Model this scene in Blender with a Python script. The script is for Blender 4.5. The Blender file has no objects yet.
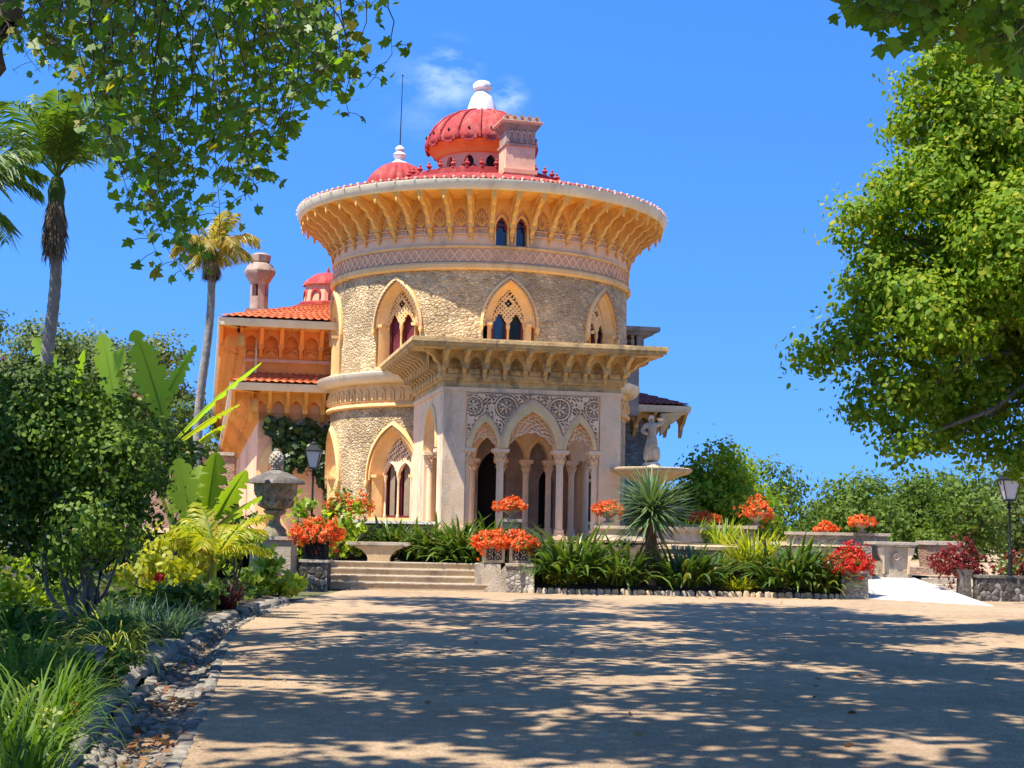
import bpy, math, random
import numpy as np
from mathutils import Vector, Matrix
random.seed(7); rng = np.random.default_rng(7)
PI = math.pi; R = math.radians
S = bpy.context.scene; COL = S.collection

# ------------------------------------------------------------------ camera
F = 1450.0; PITCH = math.atan(140/F); ROLL = R(1.1); CH = 1.6
cam = bpy.data.cameras.new('camera'); camo = bpy.data.objects.new('camera', cam); COL.objects.link(camo)
cam.sensor_width = 36; cam.lens = 36*F/1024; cam.clip_end = 6000; cam.clip_start = .1
RM = Matrix.Rotation(PI/2+PITCH, 3, 'X') @ Matrix.Rotation(ROLL, 3, 'Z')
camo.matrix_world = Matrix.Translation((0, 0, CH)) @ RM.to_4x4()
S.camera = camo
# ------------------------------------------------------------------ light
SUN_AZ, SUN_EL = R(53), R(64)
sd = Vector((-math.sin(SUN_AZ)*math.cos(SUN_EL), -math.cos(SUN_AZ)*math.cos(SUN_EL), math.sin(SUN_EL)))
sl = bpy.data.lights.new('sun', 'SUN'); sl.energy = 3.7; sl.angle = R(.5); sl.color = (1, .945, .85)
so = bpy.data.objects.new('sun', sl); COL.objects.link(so); so.rotation_euler = sd.to_track_quat('Z', 'Y').to_euler()
wd = bpy.data.worlds.new('World'); S.world = wd; wd.use_nodes = True
wn = wd.node_tree.nodes; wl = wd.node_tree.links; wn.clear()
wo = wn.new('ShaderNodeOutputWorld'); bg = wn.new('ShaderNodeBackground'); sky = wn.new('ShaderNodeTexSky')
sky.sky_type = 'NISHITA'; sky.sun_disc = False; sky.sun_elevation = SUN_EL; sky.sun_rotation = math.atan2(sd.x, sd.y)
sky.air_density = 1.0; sky.dust_density = .2; sky.ozone_density = 3.0; sky.altitude = 300
tz = wn.new('ShaderNodeTexCoord'); vz = wn.new('ShaderNodeVectorMath'); vz.operation = 'ADD'; vz.inputs[1].default_value = (0, 0, .32); vq = wn.new('ShaderNodeVectorMath'); vq.operation = 'NORMALIZE'
wl.new(tz.outputs['Generated'], vz.inputs[0]); wl.new(vz.outputs[0], vq.inputs[0]); wl.new(vq.outputs[0], sky.inputs[0])
bg.inputs[1].default_value = .14
hs = wn.new('ShaderNodeHueSaturation'); hs.inputs['Hue'].default_value = .509; hs.inputs['Saturation'].default_value = 1.31; hs.inputs['Value'].default_value = 1.0
wl.new(sky.outputs[0], hs.inputs['Color'])
# two thin wisps of cloud in the sky, placed by direction
tc = wn.new('ShaderNodeTexCoord'); nz = wn.new('ShaderNodeTexNoise'); nz.inputs['Scale'].default_value = 26; nz.inputs['Detail'].default_value = 8; nz.inputs['Roughness'].default_value = .6
mp = wn.new('ShaderNodeMapping'); mp.inputs['Scale'].default_value = (1, 1, 2.2)
wl.new(tc.outputs['Generated'], mp.inputs[0]); wl.new(mp.outputs[0], nz.inputs['Vector'])
acc = None
for (cx_, cy_, cr_, ca_) in ((446, 76, 46, .26), (508, 99, 26, .26), (420, 92, 60, .08)):
    dv = (RM @ Vector(((cx_-512)/F, (384-cy_)/F, -1))).normalized(); vm = wn.new('ShaderNodeVectorMath'); vm.operation = 'DISTANCE'; vm.inputs[1].default_value = dv
    wl.new(tc.outputs['Generated'], vm.inputs[0]); r_ = wn.new('ShaderNodeMapRange'); r_.inputs[1].default_value = cr_/F; r_.inputs[2].default_value = cr_/F*.1; r_.inputs[4].default_value = ca_; r_.interpolation_type = 'SMOOTHSTEP'; wl.new(vm.outputs['Value'], r_.inputs[0])
    if acc is None: acc = r_.outputs[0]
    else: ad = wn.new('ShaderNodeMath'); ad.operation = 'MAXIMUM'; wl.new(acc, ad.inputs[0]); wl.new(r_.outputs[0], ad.inputs[1]); acc = ad.outputs[0]
rp = wn.new('ShaderNodeMapRange'); rp.inputs[1].default_value = .40; rp.inputs[2].default_value = .66; wl.new(nz.outputs[0], rp.inputs[0])
mu = wn.new('ShaderNodeMath'); mu.operation = 'MULTIPLY'; wl.new(rp.outputs[0], mu.inputs[0]); wl.new(acc, mu.inputs[1])
mx = wn.new('ShaderNodeMix'); mx.data_type = 'RGBA'; mx.inputs['B'].default_value = (6.5, 6.8, 7.4, 1)
wl.new(mu.outputs[0], mx.inputs['Factor']); wl.new(hs.outputs[0], mx.inputs['A']); wl.new(mx.outputs['Result'], bg.inputs[0]); wl.new(bg.outputs[0], wo.inputs[0])
S.view_settings.view_transform = 'Standard'; S.view_settings.look = 'None'; S.view_settings.gamma = 1
S.view_settings.use_curve_mapping = False; S.view_settings.exposure = 1.33
S.render.engine = 'CYCLES'; S.cycles.use_denoising = True; S.cycles.max_bounces = 8; S.cycles.diffuse_bounces = 5
S.cycles.transparent_max_bounces = 6

# ------------------------------------------------------------------ helpers
def ray(px, py): return RM @ Vector(((px-512)/F, (384-py)/F, -1))
def W(px, py, Y):
    d = ray(px, py); return d*(Y/d.y)+Vector((0, 0, CH))
def G(px, py, z=0.0):
    d = ray(px, py); return d*((z-CH)/d.z)+Vector((0, 0, CH))

def tag(o, label=None, cat=None, group=None, kind=None):
    if label: o['label'] = label
    if cat: o['category'] = cat
    if group: o['group'] = group
    if kind: o['kind'] = kind
    return o
def empty(name, loc=(0, 0, 0), rz=0, label=None, cat=None, group=None):
    o = bpy.data.objects.new(name, None); COL.objects.link(o); o.location = loc; o.rotation_euler = (0, 0, rz)
    o.empty_display_size = .1
    return tag(o, label, cat, group)
def copy_tree(o, parent=None):
    c = o.copy(); COL.objects.link(c)
    if parent: c.parent = parent
    for ch in list(o.children): copy_tree(ch, c)
    return c

class MB:
    def __init__(s): s.v = []; s.f = []; s.m = []
    def add(s, vs, fs, mi=0):
        n = len(s.v); s.v += [tuple(p) for p in vs]
        for q in fs: s.f.append(tuple(i+n for i in q)); s.m.append(mi)
        return s
    def box(s, c, d, rz=0, mi=0, taper=1.0):
        x, y, z = d[0]/2, d[1]/2, d[2]/2; cs, sn = math.cos(rz), math.sin(rz); vs = []
        for k in (-1, 1):
            t = taper if k > 0 else 1
            for a, b in ((-1, -1), (1, -1), (1, 1), (-1, 1)):
                px, py = a*x*t, b*y*t; vs.append((c[0]+px*cs-py*sn, c[1]+px*sn+py*cs, c[2]+k*z))
        return s.add(vs, [(3, 2, 1, 0), (4, 5, 6, 7), (0, 1, 5, 4), (1, 2, 6, 5), (2, 3, 7, 6), (3, 0, 4, 7)], mi)
    def lathe(s, prof, n=24, c=(0, 0, 0), mi=0, a0=0, a1=2*PI, mod=None):
        full = abs(a1-a0-2*PI) < 1e-6; k = n if full else n+1; vs = []
        for r, z in prof:
            for i in range(k):
                a = a0+(a1-a0)*i/n; rr = r*(mod(a, z) if mod else 1); vs.append((c[0]+rr*math.sin(a), c[1]-rr*math.cos(a), c[2]+z))
        fs = []
        for j in range(len(prof)-1):
            for i in range(n):
                i2 = (i+1) % k; fs.append((j*k+i, j*k+i2, (j+1)*k+i2, (j+1)*k+i))
        return s.add(vs, fs, mi)
    def tube(s, pts, rad, n=6, mi=0):
        pts = [Vector(p) for p in pts]
        if not hasattr(rad, '__len__'): rad = [rad]*len(pts)
        vs = []; up = Vector((0, 0, 1))
        for i, p in enumerate(pts):
            t = (pts[min(i+1, len(pts)-1)]-pts[max(i-1, 0)]).normalized()
            u = t.cross(up if abs(t.z) < .95 else Vector((1, 0, 0))).normalized(); w = t.cross(u)
            for k in range(n):
                a = 2*PI*k/n; vs.append(p+(u*math.cos(a)+w*math.sin(a))*rad[i])
        fs = [(j*n+k, j*n+(k+1) % n, (j+1)*n+(k+1) % n, (j+1)*n+k) for j in range(len(pts)-1) for k in range(n)]
        m = len(pts)-1; fs.append(tuple(range(n))[::-1]); fs.append(tuple(m*n+k for k in range(n)))
        return s.add(vs, fs, mi)
    def prism(s, poly, fn, t0, t1, mi=0):          # polygon (a,b) extruded from t0 to t1; fn(a,b,t)->xyz
        n = len(poly); vs = [fn(a, b, t0) for a, b in poly]+[fn(a, b, t1) for a, b in poly]
        fs = [tuple(range(n))[::-1], tuple(range(n, 2*n))]+[(i, (i+1) % n, n+(i+1) % n, n+i) for i in range(n)]
        return s.add(vs, fs, mi)
    def build(s, name, mats, parent=None, origin=(0, 0, 0), smooth=35):
        me = bpy.data.meshes.new(name); o0 = Vector(origin)
        me.from_pydata([(p[0]-o0.x, p[1]-o0.y, p[2]-o0.z) for p in s.v], [], s.f)
        for m in (mats if isinstance(mats, (list, tuple)) else [mats]): me.materials.append(m)
        me.polygons.foreach_set('material_index', s.m)
        if smooth:
            me.polygons.foreach_set('use_smooth', [True]*len(s.f)); me.update(); me.set_sharp_from_angle(angle=R(smooth))
        o = bpy.data.objects.new(name, me); COL.objects.link(o)
        if parent: o.parent = parent
        return o

# ------------------------------------------------------------------ materials
def nodes(name):
    m = bpy.data.materials.new(name); m.use_nodes = True; nt = m.node_tree
    return m, nt.nodes, nt.links, nt.nodes['Principled BSDF']
def c4(c): return (c[0], c[1], c[2], 1)
def mat(name, c, rough=.8, c2=None, ns=3.0, nd=6, lo=.35, hi=.65, bump=0, bs=30, spec=.3, metal=0, stain=None, ss=.9):
    m, n, l, b = nodes(name); b.inputs['Roughness'].default_value = rough; b.inputs['Metallic'].default_value = metal
    b.inputs['Specular IOR Level'].default_value = spec; b.inputs['Base Color'].default_value = c4(c)
    t = n.new('ShaderNodeTexCoord')
    out = None
    if c2:
        z = n.new('ShaderNodeTexNoise'); z.inputs['Scale'].default_value = ns; z.inputs['Detail'].default_value = nd; z.inputs['Roughness'].default_value = .65
        l.new(t.outputs['Object'], z.inputs['Vector'])
        r = n.new('ShaderNodeMapRange'); r.inputs[1].default_value = lo; r.inputs[2].default_value = hi; l.new(z.outputs[0], r.inputs[0])
        x = n.new('ShaderNodeMix'); x.data_type = 'RGBA'; x.inputs['A'].default_value = c4(c); x.inputs['B'].default_value = c4(c2)
        l.new(r.outputs[0], x.inputs['Factor']); out = x.outputs['Result']
        if stain:
            z2 = n.new('ShaderNodeTexNoise'); z2.inputs['Scale'].default_value = ss; z2.inputs['Detail'].default_value = 9; z2.inputs['Roughness'].default_value = .72
            mp = n.new('ShaderNodeMapping'); mp.inputs['Scale'].default_value = (1, 1, .45); mp.inputs['Location'].default_value = (3.1, 1.7, 9.2)
            l.new(t.outputs['Object'], mp.inputs[0]); l.new(mp.outputs[0], z2.inputs['Vector'])
            r2 = n.new('ShaderNodeMapRange'); r2.inputs[1].default_value = .52; r2.inputs[2].default_value = .68; l.new(z2.outputs[0], r2.inputs[0])
            x2 = n.new('ShaderNodeMix'); x2.data_type = 'RGBA'; x2.inputs['B'].default_value = c4(stain); l.new(out, x2.inputs['A']); l.new(r2.outputs[0], x2.inputs['Factor']); out = x2.outputs['Result']
        l.new(out, b.inputs['Base Color'])
    if bump:
        z = n.new('ShaderNodeTexNoise'); z.inputs['Scale'].default_value = bs; z.inputs['Detail'].default_value = 5; l.new(t.outputs['Object'], z.inputs['Vector'])
        u = n.new('ShaderNodeBump'); u.inputs['Strength'].default_value = bump; u.inputs['Distance'].default_value = .03
        l.new(z.outputs[0], u.inputs['Height']); l.new(u.outputs[0], b.inputs['Normal'])
    return m
def rubble(name, cs, mortar, scale=5.0, bump=.9, dist=.05, width=.07, stretch=1.5):
    m, n, l, b = nodes(name); b.inputs['Roughness'].default_value = .9; b.inputs['Specular IOR Level'].default_value = .2
    t = n.new('ShaderNodeTexCoord'); mp = n.new('ShaderNodeMapping'); mp.inputs['Scale'].default_value = (1, 1, stretch)
    wz = n.new('ShaderNodeTexNoise'); wz.inputs['Scale'].default_value = 4; wz.inputs['Detail'].default_value = 3
    l.new(t.outputs['Object'], wz.inputs['Vector'])
    ad = n.new('ShaderNodeMix'); ad.data_type = 'RGBA'; ad.blend_type = 'LINEAR_LIGHT'; ad.inputs['Factor'].default_value = .07
    l.new(t.outputs['Object'], ad.inputs['A']); l.new(wz.outputs['Color'], ad.inputs['B']); l.new(ad.outputs['Result'], mp.inputs[0])
    v1 = n.new('ShaderNodeTexVoronoi'); v1.inputs['Scale'].default_value = scale; v2 = n.new('ShaderNodeTexVoronoi'); v2.feature = 'DISTANCE_TO_EDGE'; v2.inputs['Scale'].default_value = scale
    l.new(mp.outputs[0], v1.inputs['Vector']); l.new(mp.outputs[0], v2.inputs['Vector'])
    sp = n.new('ShaderNodeSeparateColor'); l.new(v1.outputs['Color'], sp.inputs[0])
    rm = n.new('ShaderNodeValToRGB'); rm.color_ramp.elements[0].color = c4(cs[0]); rm.color_ramp.elements[1].color = c4(cs[-1])
    for i, c in enumerate(cs[1:-1]): e = rm.color_ramp.elements.new((i+1)/(len(cs)-1)); e.color = c4(c)
    l.new(sp.outputs[0], rm.inputs[0])
    r = n.new('ShaderNodeMapRange'); r.inputs[1].default_value = width*.3; r.inputs[2].default_value = width; l.new(v2.outputs['Distance'], r.inputs[0])
    x = n.new('ShaderNodeMix'); x.data_type = 'RGBA'; x.inputs['A'].default_value = c4(mortar); l.new(r.outputs[0], x.inputs['Factor']); l.new(rm.outputs[0], x.inputs['B'])
    z = n.new('ShaderNodeTexNoise'); z.inputs['Scale'].default_value = 1.1; z.inputs['Detail'].default_value = 8; l.new(t.outputs['Object'], z.inputs['Vector'])
    r3 = n.new('ShaderNodeMapRange'); r3.inputs[1].default_value = .3; r3.inputs[2].default_value = .7; r3.inputs[3].default_value = .58; r3.inputs[4].default_value = 1.22; l.new(z.outputs[0], r3.inputs[0])
    x3 = n.new('ShaderNodeMix'); x3.data_type = 'RGBA'; x3.blend_type = 'MULTIPLY'; x3.inputs['Factor'].default_value = 1; l.new(x.outputs['Result'], x3.inputs['A']); l.new(r3.outputs[0], x3.inputs['B'])
    l.new(x3.outputs['Result'], b.inputs['Base Color'])
    r2 = n.new('ShaderNodeMapRange'); r2.inputs[1].default_value = 0; r2.inputs[2].default_value = .3; l.new(v2.outputs['Distance'], r2.inputs[0])
    z4 = n.new('ShaderNodeTexNoise'); z4.inputs['Scale'].default_value = 22; z4.inputs['Detail'].default_value = 4; l.new(t.outputs['Object'], z4.inputs['Vector'])
    am = n.new('ShaderNodeMath'); am.operation = 'MULTIPLY_ADD'; am.inputs[1].default_value = .5; l.new(z4.outputs[0], am.inputs[0]); l.new(r2.outputs[0], am.inputs[2])
    u = n.new('ShaderNodeBump'); u.inputs['Strength'].default_value = bump; u.inputs['Distance'].default_value = dist; l.new(am.outputs[0], u.inputs['Height']); l.new(u.outputs[0], b.inputs['Normal'])
    return m
def leafmat(name, cols, trans=.35, rough=.45, tr_col=None, spec=.4, g=(1.6, 1.45, 1.1)):
    cols = [tuple(min(.8, c[i]*g[i]) for i in range(3)) for c in cols]
    m, n, l, b = nodes(name); b.inputs['Roughness'].default_value = rough; b.inputs['Specular IOR Level'].default_value = spec
    gm = n.new('ShaderNodeNewGeometry'); rm = n.new('ShaderNodeValToRGB'); k = len(cols)
    rm.color_ramp.elements[0].color = c4(cols[0]); rm.color_ramp.elements[1].color = c4(cols[-1])
    for i, c in enumerate(cols[1:-1]): e = rm.color_ramp.elements.new((i+1)/(k-1)); e.color = c4(c)
    l.new(gm.outputs['Random Per Island'], rm.inputs[0]); l.new(rm.outputs[0], b.inputs['Base Color'])
    tr = n.new('ShaderNodeBsdfTranslucent'); mc = n.new('ShaderNodeMix'); mc.data_type = 'RGBA'; mc.blend_type = 'MULTIPLY'; mc.inputs['Factor'].default_value = 1
    mc.inputs['B'].default_value = c4(tr_col or (2.0, 2.0, .7)); l.new(rm.outputs[0], mc.inputs['A']); l.new(mc.outputs['Result'], tr.inputs[0])
    ms = n.new('ShaderNodeMixShader'); ms.inputs[0].default_value = trans; l.new(b.outputs[0], ms.inputs[1]); l.new(tr.outputs[0], ms.inputs[2])
    l.new(ms.outputs[0], n['Material Output'].inputs[0]); return m

M = {}
M['rubble'] = rubble('rubble_stone', [(.44, .29, .14), (.72, .52, .27), (.60, .42, .20), (.80, .61, .34), (.52, .37, .21)], (.58, .43, .26), 8.0, .9, .05)
M['rubble_grey'] = rubble('rubble_grey', [(.16, .15, .12), (.40, .36, .29), (.25, .22, .17), (.5, .46, .38)], (.33, .29, .22), 7.5, .8, .04)
M['brick'] = rubble('brick_wall', [(.34, .20, .13), (.45, .30, .2), (.28, .17, .11)], (.38, .31, .24), 6, .6, .03, stretch=2.2)
M['pink'] = mat('pink_plaster', (.90, .56, .32), .85, (.80, .47, .26), 2.2, stain=(.42, .29, .18), bump=.15)
M['ochre'] = mat('ochre_plaster', (.86, .47, .12), .8, (.74, .36, .075), 3, stain=(.42, .20, .05), bump=.2, bs=18)
M['ochre_pale'] = mat('ochre_pale', (.88, .57, .24), .8, (.78, .46, .17), 2.5, stain=(.52, .30, .11), bump=.2, bs=18)
M['gold'] = mat('gold_ochre_plaster', (.90, .53, .15), .8, (.82, .44, .10), 2.5, stain=(.58, .30, .08), bump=.2, bs=18)
M['orange'] = mat('orange_plaster', (.95, .33, .07), .8, (.86, .26, .05), 2, stain=(.5, .18, .06), bump=.15)
M['salmon'] = mat('salmon_plaster', (.84, .42, .24), .85, (.74, .34, .18), 2.4, stain=(.55, .26, .15), bump=.15)
M['lime'] = mat('pale_limestone', (.92, .67, .42), .8, (.80, .55, .32), 2.6, stain=(.44, .34, .25), bump=.25, bs=22)
M['lime_old'] = mat('aged_limestone', (.76, .52, .23), .85, (.52, .34, .14), 3.2, stain=(.17, .13, .085), bump=.5, bs=14, ss=1.5)
M['lime_arch'] = mat('yellow_limestone', (.90, .62, .29), .8, (.78, .52, .22), 3, bump=.2)
M['gutter'] = mat('gutter_paint', (.82, .69, .46), .55, (.70, .58, .38), 1.5, stain=(.50, .40, .26))
M['white'] = mat('white_paint', (.84, .80, .74), .6, (.72, .68, .62), 4)
M['red'] = mat('red_roof_paint', (.44, .055, .042), .8, (.30, .034, .034), 3, stain=(.52, .15, .10), bump=.25, bs=14, ss=2.2)
M['tile'] = mat('clay_tile', (.56, .155, .055), .8, (.42, .10, .04), 9, stain=(.62, .26, .1), ss=3, bump=.2)
M['tile_dark'] = mat('old_clay_tile', (.34, .085, .06), .8, (.24, .06, .045), 9, stain=(.2, .08, .06), ss=3)
M['chim'] = mat('chimney_stone', (.50, .36, .26), .85, (.34, .23, .16), 3, stain=(.22, .16, .12), bump=.3)
M['glass'] = mat('window_glass', (.012, .02, .05), .06, spec=.8)
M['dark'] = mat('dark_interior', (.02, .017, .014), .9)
M['sash'] = mat('wine_sash', (.20, .03, .035), .5, (.13, .02, .025), 3)
M['curtain'] = mat('curtain', (.32, .24, .16), .9, (.25, .18, .11), 6)
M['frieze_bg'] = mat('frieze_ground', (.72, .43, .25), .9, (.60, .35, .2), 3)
M['carve_bg'] = mat('carving_ground', (.50, .385, .28), .9, (.38, .28, .2), 4)  # darker backing colour deepens the shade in the recesses of the carving
M['kerbstone'] = mat('kerb_stone', (.30, .26, .20), .95, (.19, .165, .125), 6, stain=(.10, .105, .055), bump=.6, bs=20, ss=3)
M['mossy'] = mat('mossy_stone', (.34, .28, .18), .95, (.17, .16, .075), 4, stain=(.44, .38, .28), bump=.6, bs=18, ss=3)
M['grime'] = mat('grey_render', (.34, .31, .27), .9, (.24, .22, .19), 2, stain=(.13, .12, .10), bump=.3)
M['stone'] = mat('garden_stone', (.54, .45, .33), .9, (.42, .34, .24), 4, stain=(.20, .17, .125), bump=.5, bs=25, ss=2.2)
M['stone_warm'] = mat('warm_stone', (.58, .44, .26), .9, (.47, .34, .19), 4, stain=(.28, .21, .13), bump=.4, bs=25, ss=2)
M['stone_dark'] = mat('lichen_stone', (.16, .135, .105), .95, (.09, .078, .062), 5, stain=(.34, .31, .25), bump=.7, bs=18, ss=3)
M['iron'] = mat('iron_paint', (.012, .014, .015), .7, (.02, .024, .024), 8, spec=.2)
M['copper'] = mat('green_paint', (.05, .13, .13), .55, (.03, .09, .09), 8)
M['lampglass'] = mat('lamp_glass', (.55, .56, .55), .15, spec=.7)
M['concrete'] = mat('pale_concrete', (.58, .53, .45), .9, (.42, .37, .30), 3, bump=.3, bs=8)
M['soil'] = mat('soil', (.085, .06, .038), .95, (.05, .036, .022), 5, bump=.8, bs=12)
M['bark'] = mat('bark', (.20, .155, .11), .9, (.12, .09, .065), 5, bump=.6, bs=20, stain=(.30, .27, .2), ss=3)
M['bark_dark'] = mat('dark_bark', (.10, .075, .05), .9, (.06, .045, .03), 6, bump=.5)
M['palmtrunk'] = mat('palm_trunk', (.36, .31, .25), .9, (.22, .19, .15), 4, bump=.6, bs=12, stain=(.14, .115, .09), ss=4)
M['thatch'] = mat('dead_fronds', (.13, .09, .06), .95, (.20, .14, .085), 9)
L = {}
L['plane'] = leafmat('plane_leaf', [(.035, .075, .010), (.055, .105, .014), (.085, .13, .015), (.05, .095, .012), (.07, .12, .014), (.045, .085, .012), (.12, .10, .018)], .5, g=(2.1, 2.15, 1.2))
L['canopy'] = leafmat('canopy_leaf', [(.04, .075, .012), (.06, .10, .016)], .25)
L['lime'] = leafmat('lime_leaf', [(.045, .10, .010), (.085, .155, .014), (.13, .19, .018), (.06, .12, .013), (.22, .22, .03)], .42, .6, spec=.2, g=(1.9, 1.75, 1.1))
L['dark'] = leafmat('dark_leaf', [(.016, .042, .007), (.03, .068, .010), (.048, .088, .012), (.075, .115, .014)], .28, .6, spec=.2)
L['olive'] = leafmat('olive_leaf', [(.06, .10, .022), (.085, .125, .028), (.04, .075, .018), (.11, .135, .032)], .2, .6)
L['mid'] = leafmat('mid_leaf', [(.035, .075, .014), (.06, .11, .018), (.085, .135, .022), (.028, .055, .012)], .3, .6, spec=.2)
L['bush'] = leafmat('glossy_bush_leaf', [(.045, .095, .012), (.075, .135, .016), (.11, .17, .02), (.06, .11, .014)], .32, .55, spec=.25)
L['bright'] = leafmat('bright_leaf', [(.13, .21, .015), (.19, .26, .02), (.09, .17, .015), (.24, .26, .03)], .42)
L['yellow'] = leafmat('yellow_leaf', [(.20, .25, .015), (.27, .28, .02), (.13, .19, .012), (.32, .27, .025)], .42)
L['strap'] = leafmat('strap_leaf', [(.03, .07, .015), (.05, .10, .02), (.075, .13, .022), (.022, .05, .012), (.11, .12, .03)], .25, .35, spec=.45)
L['grass'] = leafmat('grass_leaf', [(.03, .075, .010), (.055, .115, .014), (.09, .15, .02), (.02, .05, .009)], .35, .6, spec=.2)
L['pale'] = leafmat('pale_grass', [(.22, .27, .09), (.30, .33, .13), (.15, .21, .06)], .35)
L['blue'] = leafmat('blue_grass', [(.055, .11, .08), (.08, .14, .10), (.04, .085, .06)], .25)
L['purple'] = leafmat('purple_leaf', [(.045, .014, .025), (.07, .02, .032), (.03, .012, .016)], .25)
L['agave'] = leafmat('agave_leaf', [(.05, .09, .05), (.075, .125, .065), (.035, .065, .036)], .15, .4, g=(2.2, 1.9, 1.4))
L['banana'] = leafmat('banana_leaf', [(.085, .19, .022), (.12, .24, .03), (.15, .26, .035)], .5, .4, (1.8, 1.7, .6), g=(2.0, 1.65, 1.1))
L['palm'] = leafmat('palm_leaf', [(.04, .08, .014), (.065, .11, .018), (.11, .14, .03), (.03, .06, .012)], .35, g=(1.5, 1.65, 1.1))
L['palmdry'] = leafmat('palm_leaf_dry', [(.07, .10, .02), (.16, .14, .05), (.24, .18, .08), (.05, .08, .016)], .35, g=(2.2, 2.0, 1.3))
L['dry'] = leafmat('dry_leaf', [(.28, .12, .035), (.2, .075, .025), (.34, .2, .08), (.12, .06, .03)], .15, g=(1, 1, 1))
L['ivy'] = leafmat('ivy_leaf', [(.016, .04, .010), (.03, .065, .014), (.012, .028, .008)], .15)
L['red'] = leafmat('red_petal', [(.82, .12, .012), (.86, .20, .025), (.78, .07, .012), (.86, .28, .05)], .3, .5, (1.2, .9, .6), g=(1, 1, 1))
L['redd'] = leafmat('crimson_petal', [(.62, .03, .015), (.75, .07, .02), (.5, .015, .02)], .3, .5, (1.2, .8, .6), g=(1, 1, 1))
L['burg'] = leafmat('burgundy_leaf', [(.22, .02, .02), (.12, .018, .015), (.35, .03, .025), (.05, .035, .012)], .3, g=(1, 1, 1))
L['violet'] = leafmat('violet_petal', [(.20, .04, .30), (.3, .06, .38)], .35)

# ------------------------------------------------------------------ leaf geometry (numpy)
SH_OVAL = [(0, -.5), (.28, -.15), (.26, .2), (0, .55), (-.26, .2), (-.28, -.15)]
SH_QUAD = [(0, -.5), (.34, 0), (0, .5), (-.34, 0)]
SH_MAPLE = [(0, -.42), (.18, -.42), (.50, -.30), (.34, -.10), (.62, .10), (.38, .16), (.24, .16), (.2, .32), (0, .62), (-.2, .32), (-.24, .16), (-.38, .16), (-.62, .10), (-.34, -.10), (-.50, -.30), (-.18, -.42)]
def leaves(name, pos, nrm, size, shape, m, parent=None, tdir=None, bend=.12):
    pos = np.asarray(pos, float); N = len(pos); nrm = nrm/np.maximum(np.linalg.norm(nrm, axis=1, keepdims=True), 1e-6)
    rnd = rng.normal(size=(N, 3)) if tdir is None else tdir+rng.normal(size=(N, 3))*.35
    u = np.cross(nrm, rnd); u /= np.maximum(np.linalg.norm(u, axis=1, keepdims=True), 1e-6); v = np.cross(u, nrm)
    size = np.broadcast_to(size, (N,)); K = len(shape); V = np.empty((N, K, 3))
    for i, (a, b) in enumerate(shape):
        V[:, i] = pos+(u*a+v*b)*size[:, None]-nrm*(bend*size*(abs(a)*1.3+b*b))[:, None]
    me = bpy.data.meshes.new(name); me.vertices.add(N*K); me.vertices.foreach_set('co', V.ravel())
    me.loops.add(N*K); me.loops.foreach_set('vertex_index', np.arange(N*K, dtype=np.int32))
    me.polygons.add(N); me.polygons.foreach_set('loop_start', np.arange(0, N*K, K, dtype=np.int32))
    me.materials.append(m); me.update(calc_edges=True); me.validate()
    o = bpy.data.objects.new(name, me); COL.objects.link(o)
    if parent: o.parent = parent
    return o
def clump_points(blobs, per_m3, clump=.5, shell=.45, k=28):
    """blobs: (center, (rx,ry,rz)); clumps sit mostly near the surface, each a small ball of k leaves facing outward and up."""
    P = []; Nn = []
    for c, r in blobs:
        r = np.array(r, float); vol = 4.19*r.prod(); n = max(6, int(vol*per_m3)); d = rng.normal(size=(n, 3)); d /= np.linalg.norm(d, axis=1, keepdims=True)
        q = 1-np.abs(rng.normal(size=n))*shell; q = np.clip(q, .1, 1.08); cc = np.array(c)+d*r*q[:, None]
        cr = clump*rng.uniform(.5, 1.25, n)
        for ci, di, ri in zip(cc, d, cr):
            o = rng.normal(size=(k, 3))*ri*np.array([.55, .55, .36]); P.append(ci+o)
            Nn.append(o*.8/ri+di*.9+np.array([-.1, -.15, .35])+rng.normal(size=(k, 3))*.6)
    return np.concatenate(P), np.concatenate(Nn)
def limb(mb, a, b, r0, r1, wob=.12, n=7, sag=0):
    a = Vector(a); b = Vector(b); ln = (b-a).length; pts = []
    for i in range(n):
        t = i/(n-1); p = a.lerp(b, t); w = ln*wob*math.sin(PI*t)
        pts.append(p+Vector((random.uniform(-1, 1), random.uniform(-1, 1), random.uniform(-.6, .6)))*w*.5+Vector((0, 0, sag*math.sin(PI*t))))
    pts[0] = a; pts[-1] = b; mb.tube(pts, [r0+(r1-r0)*i/(n-1) for i in range(n)], 7); return pts

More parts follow.
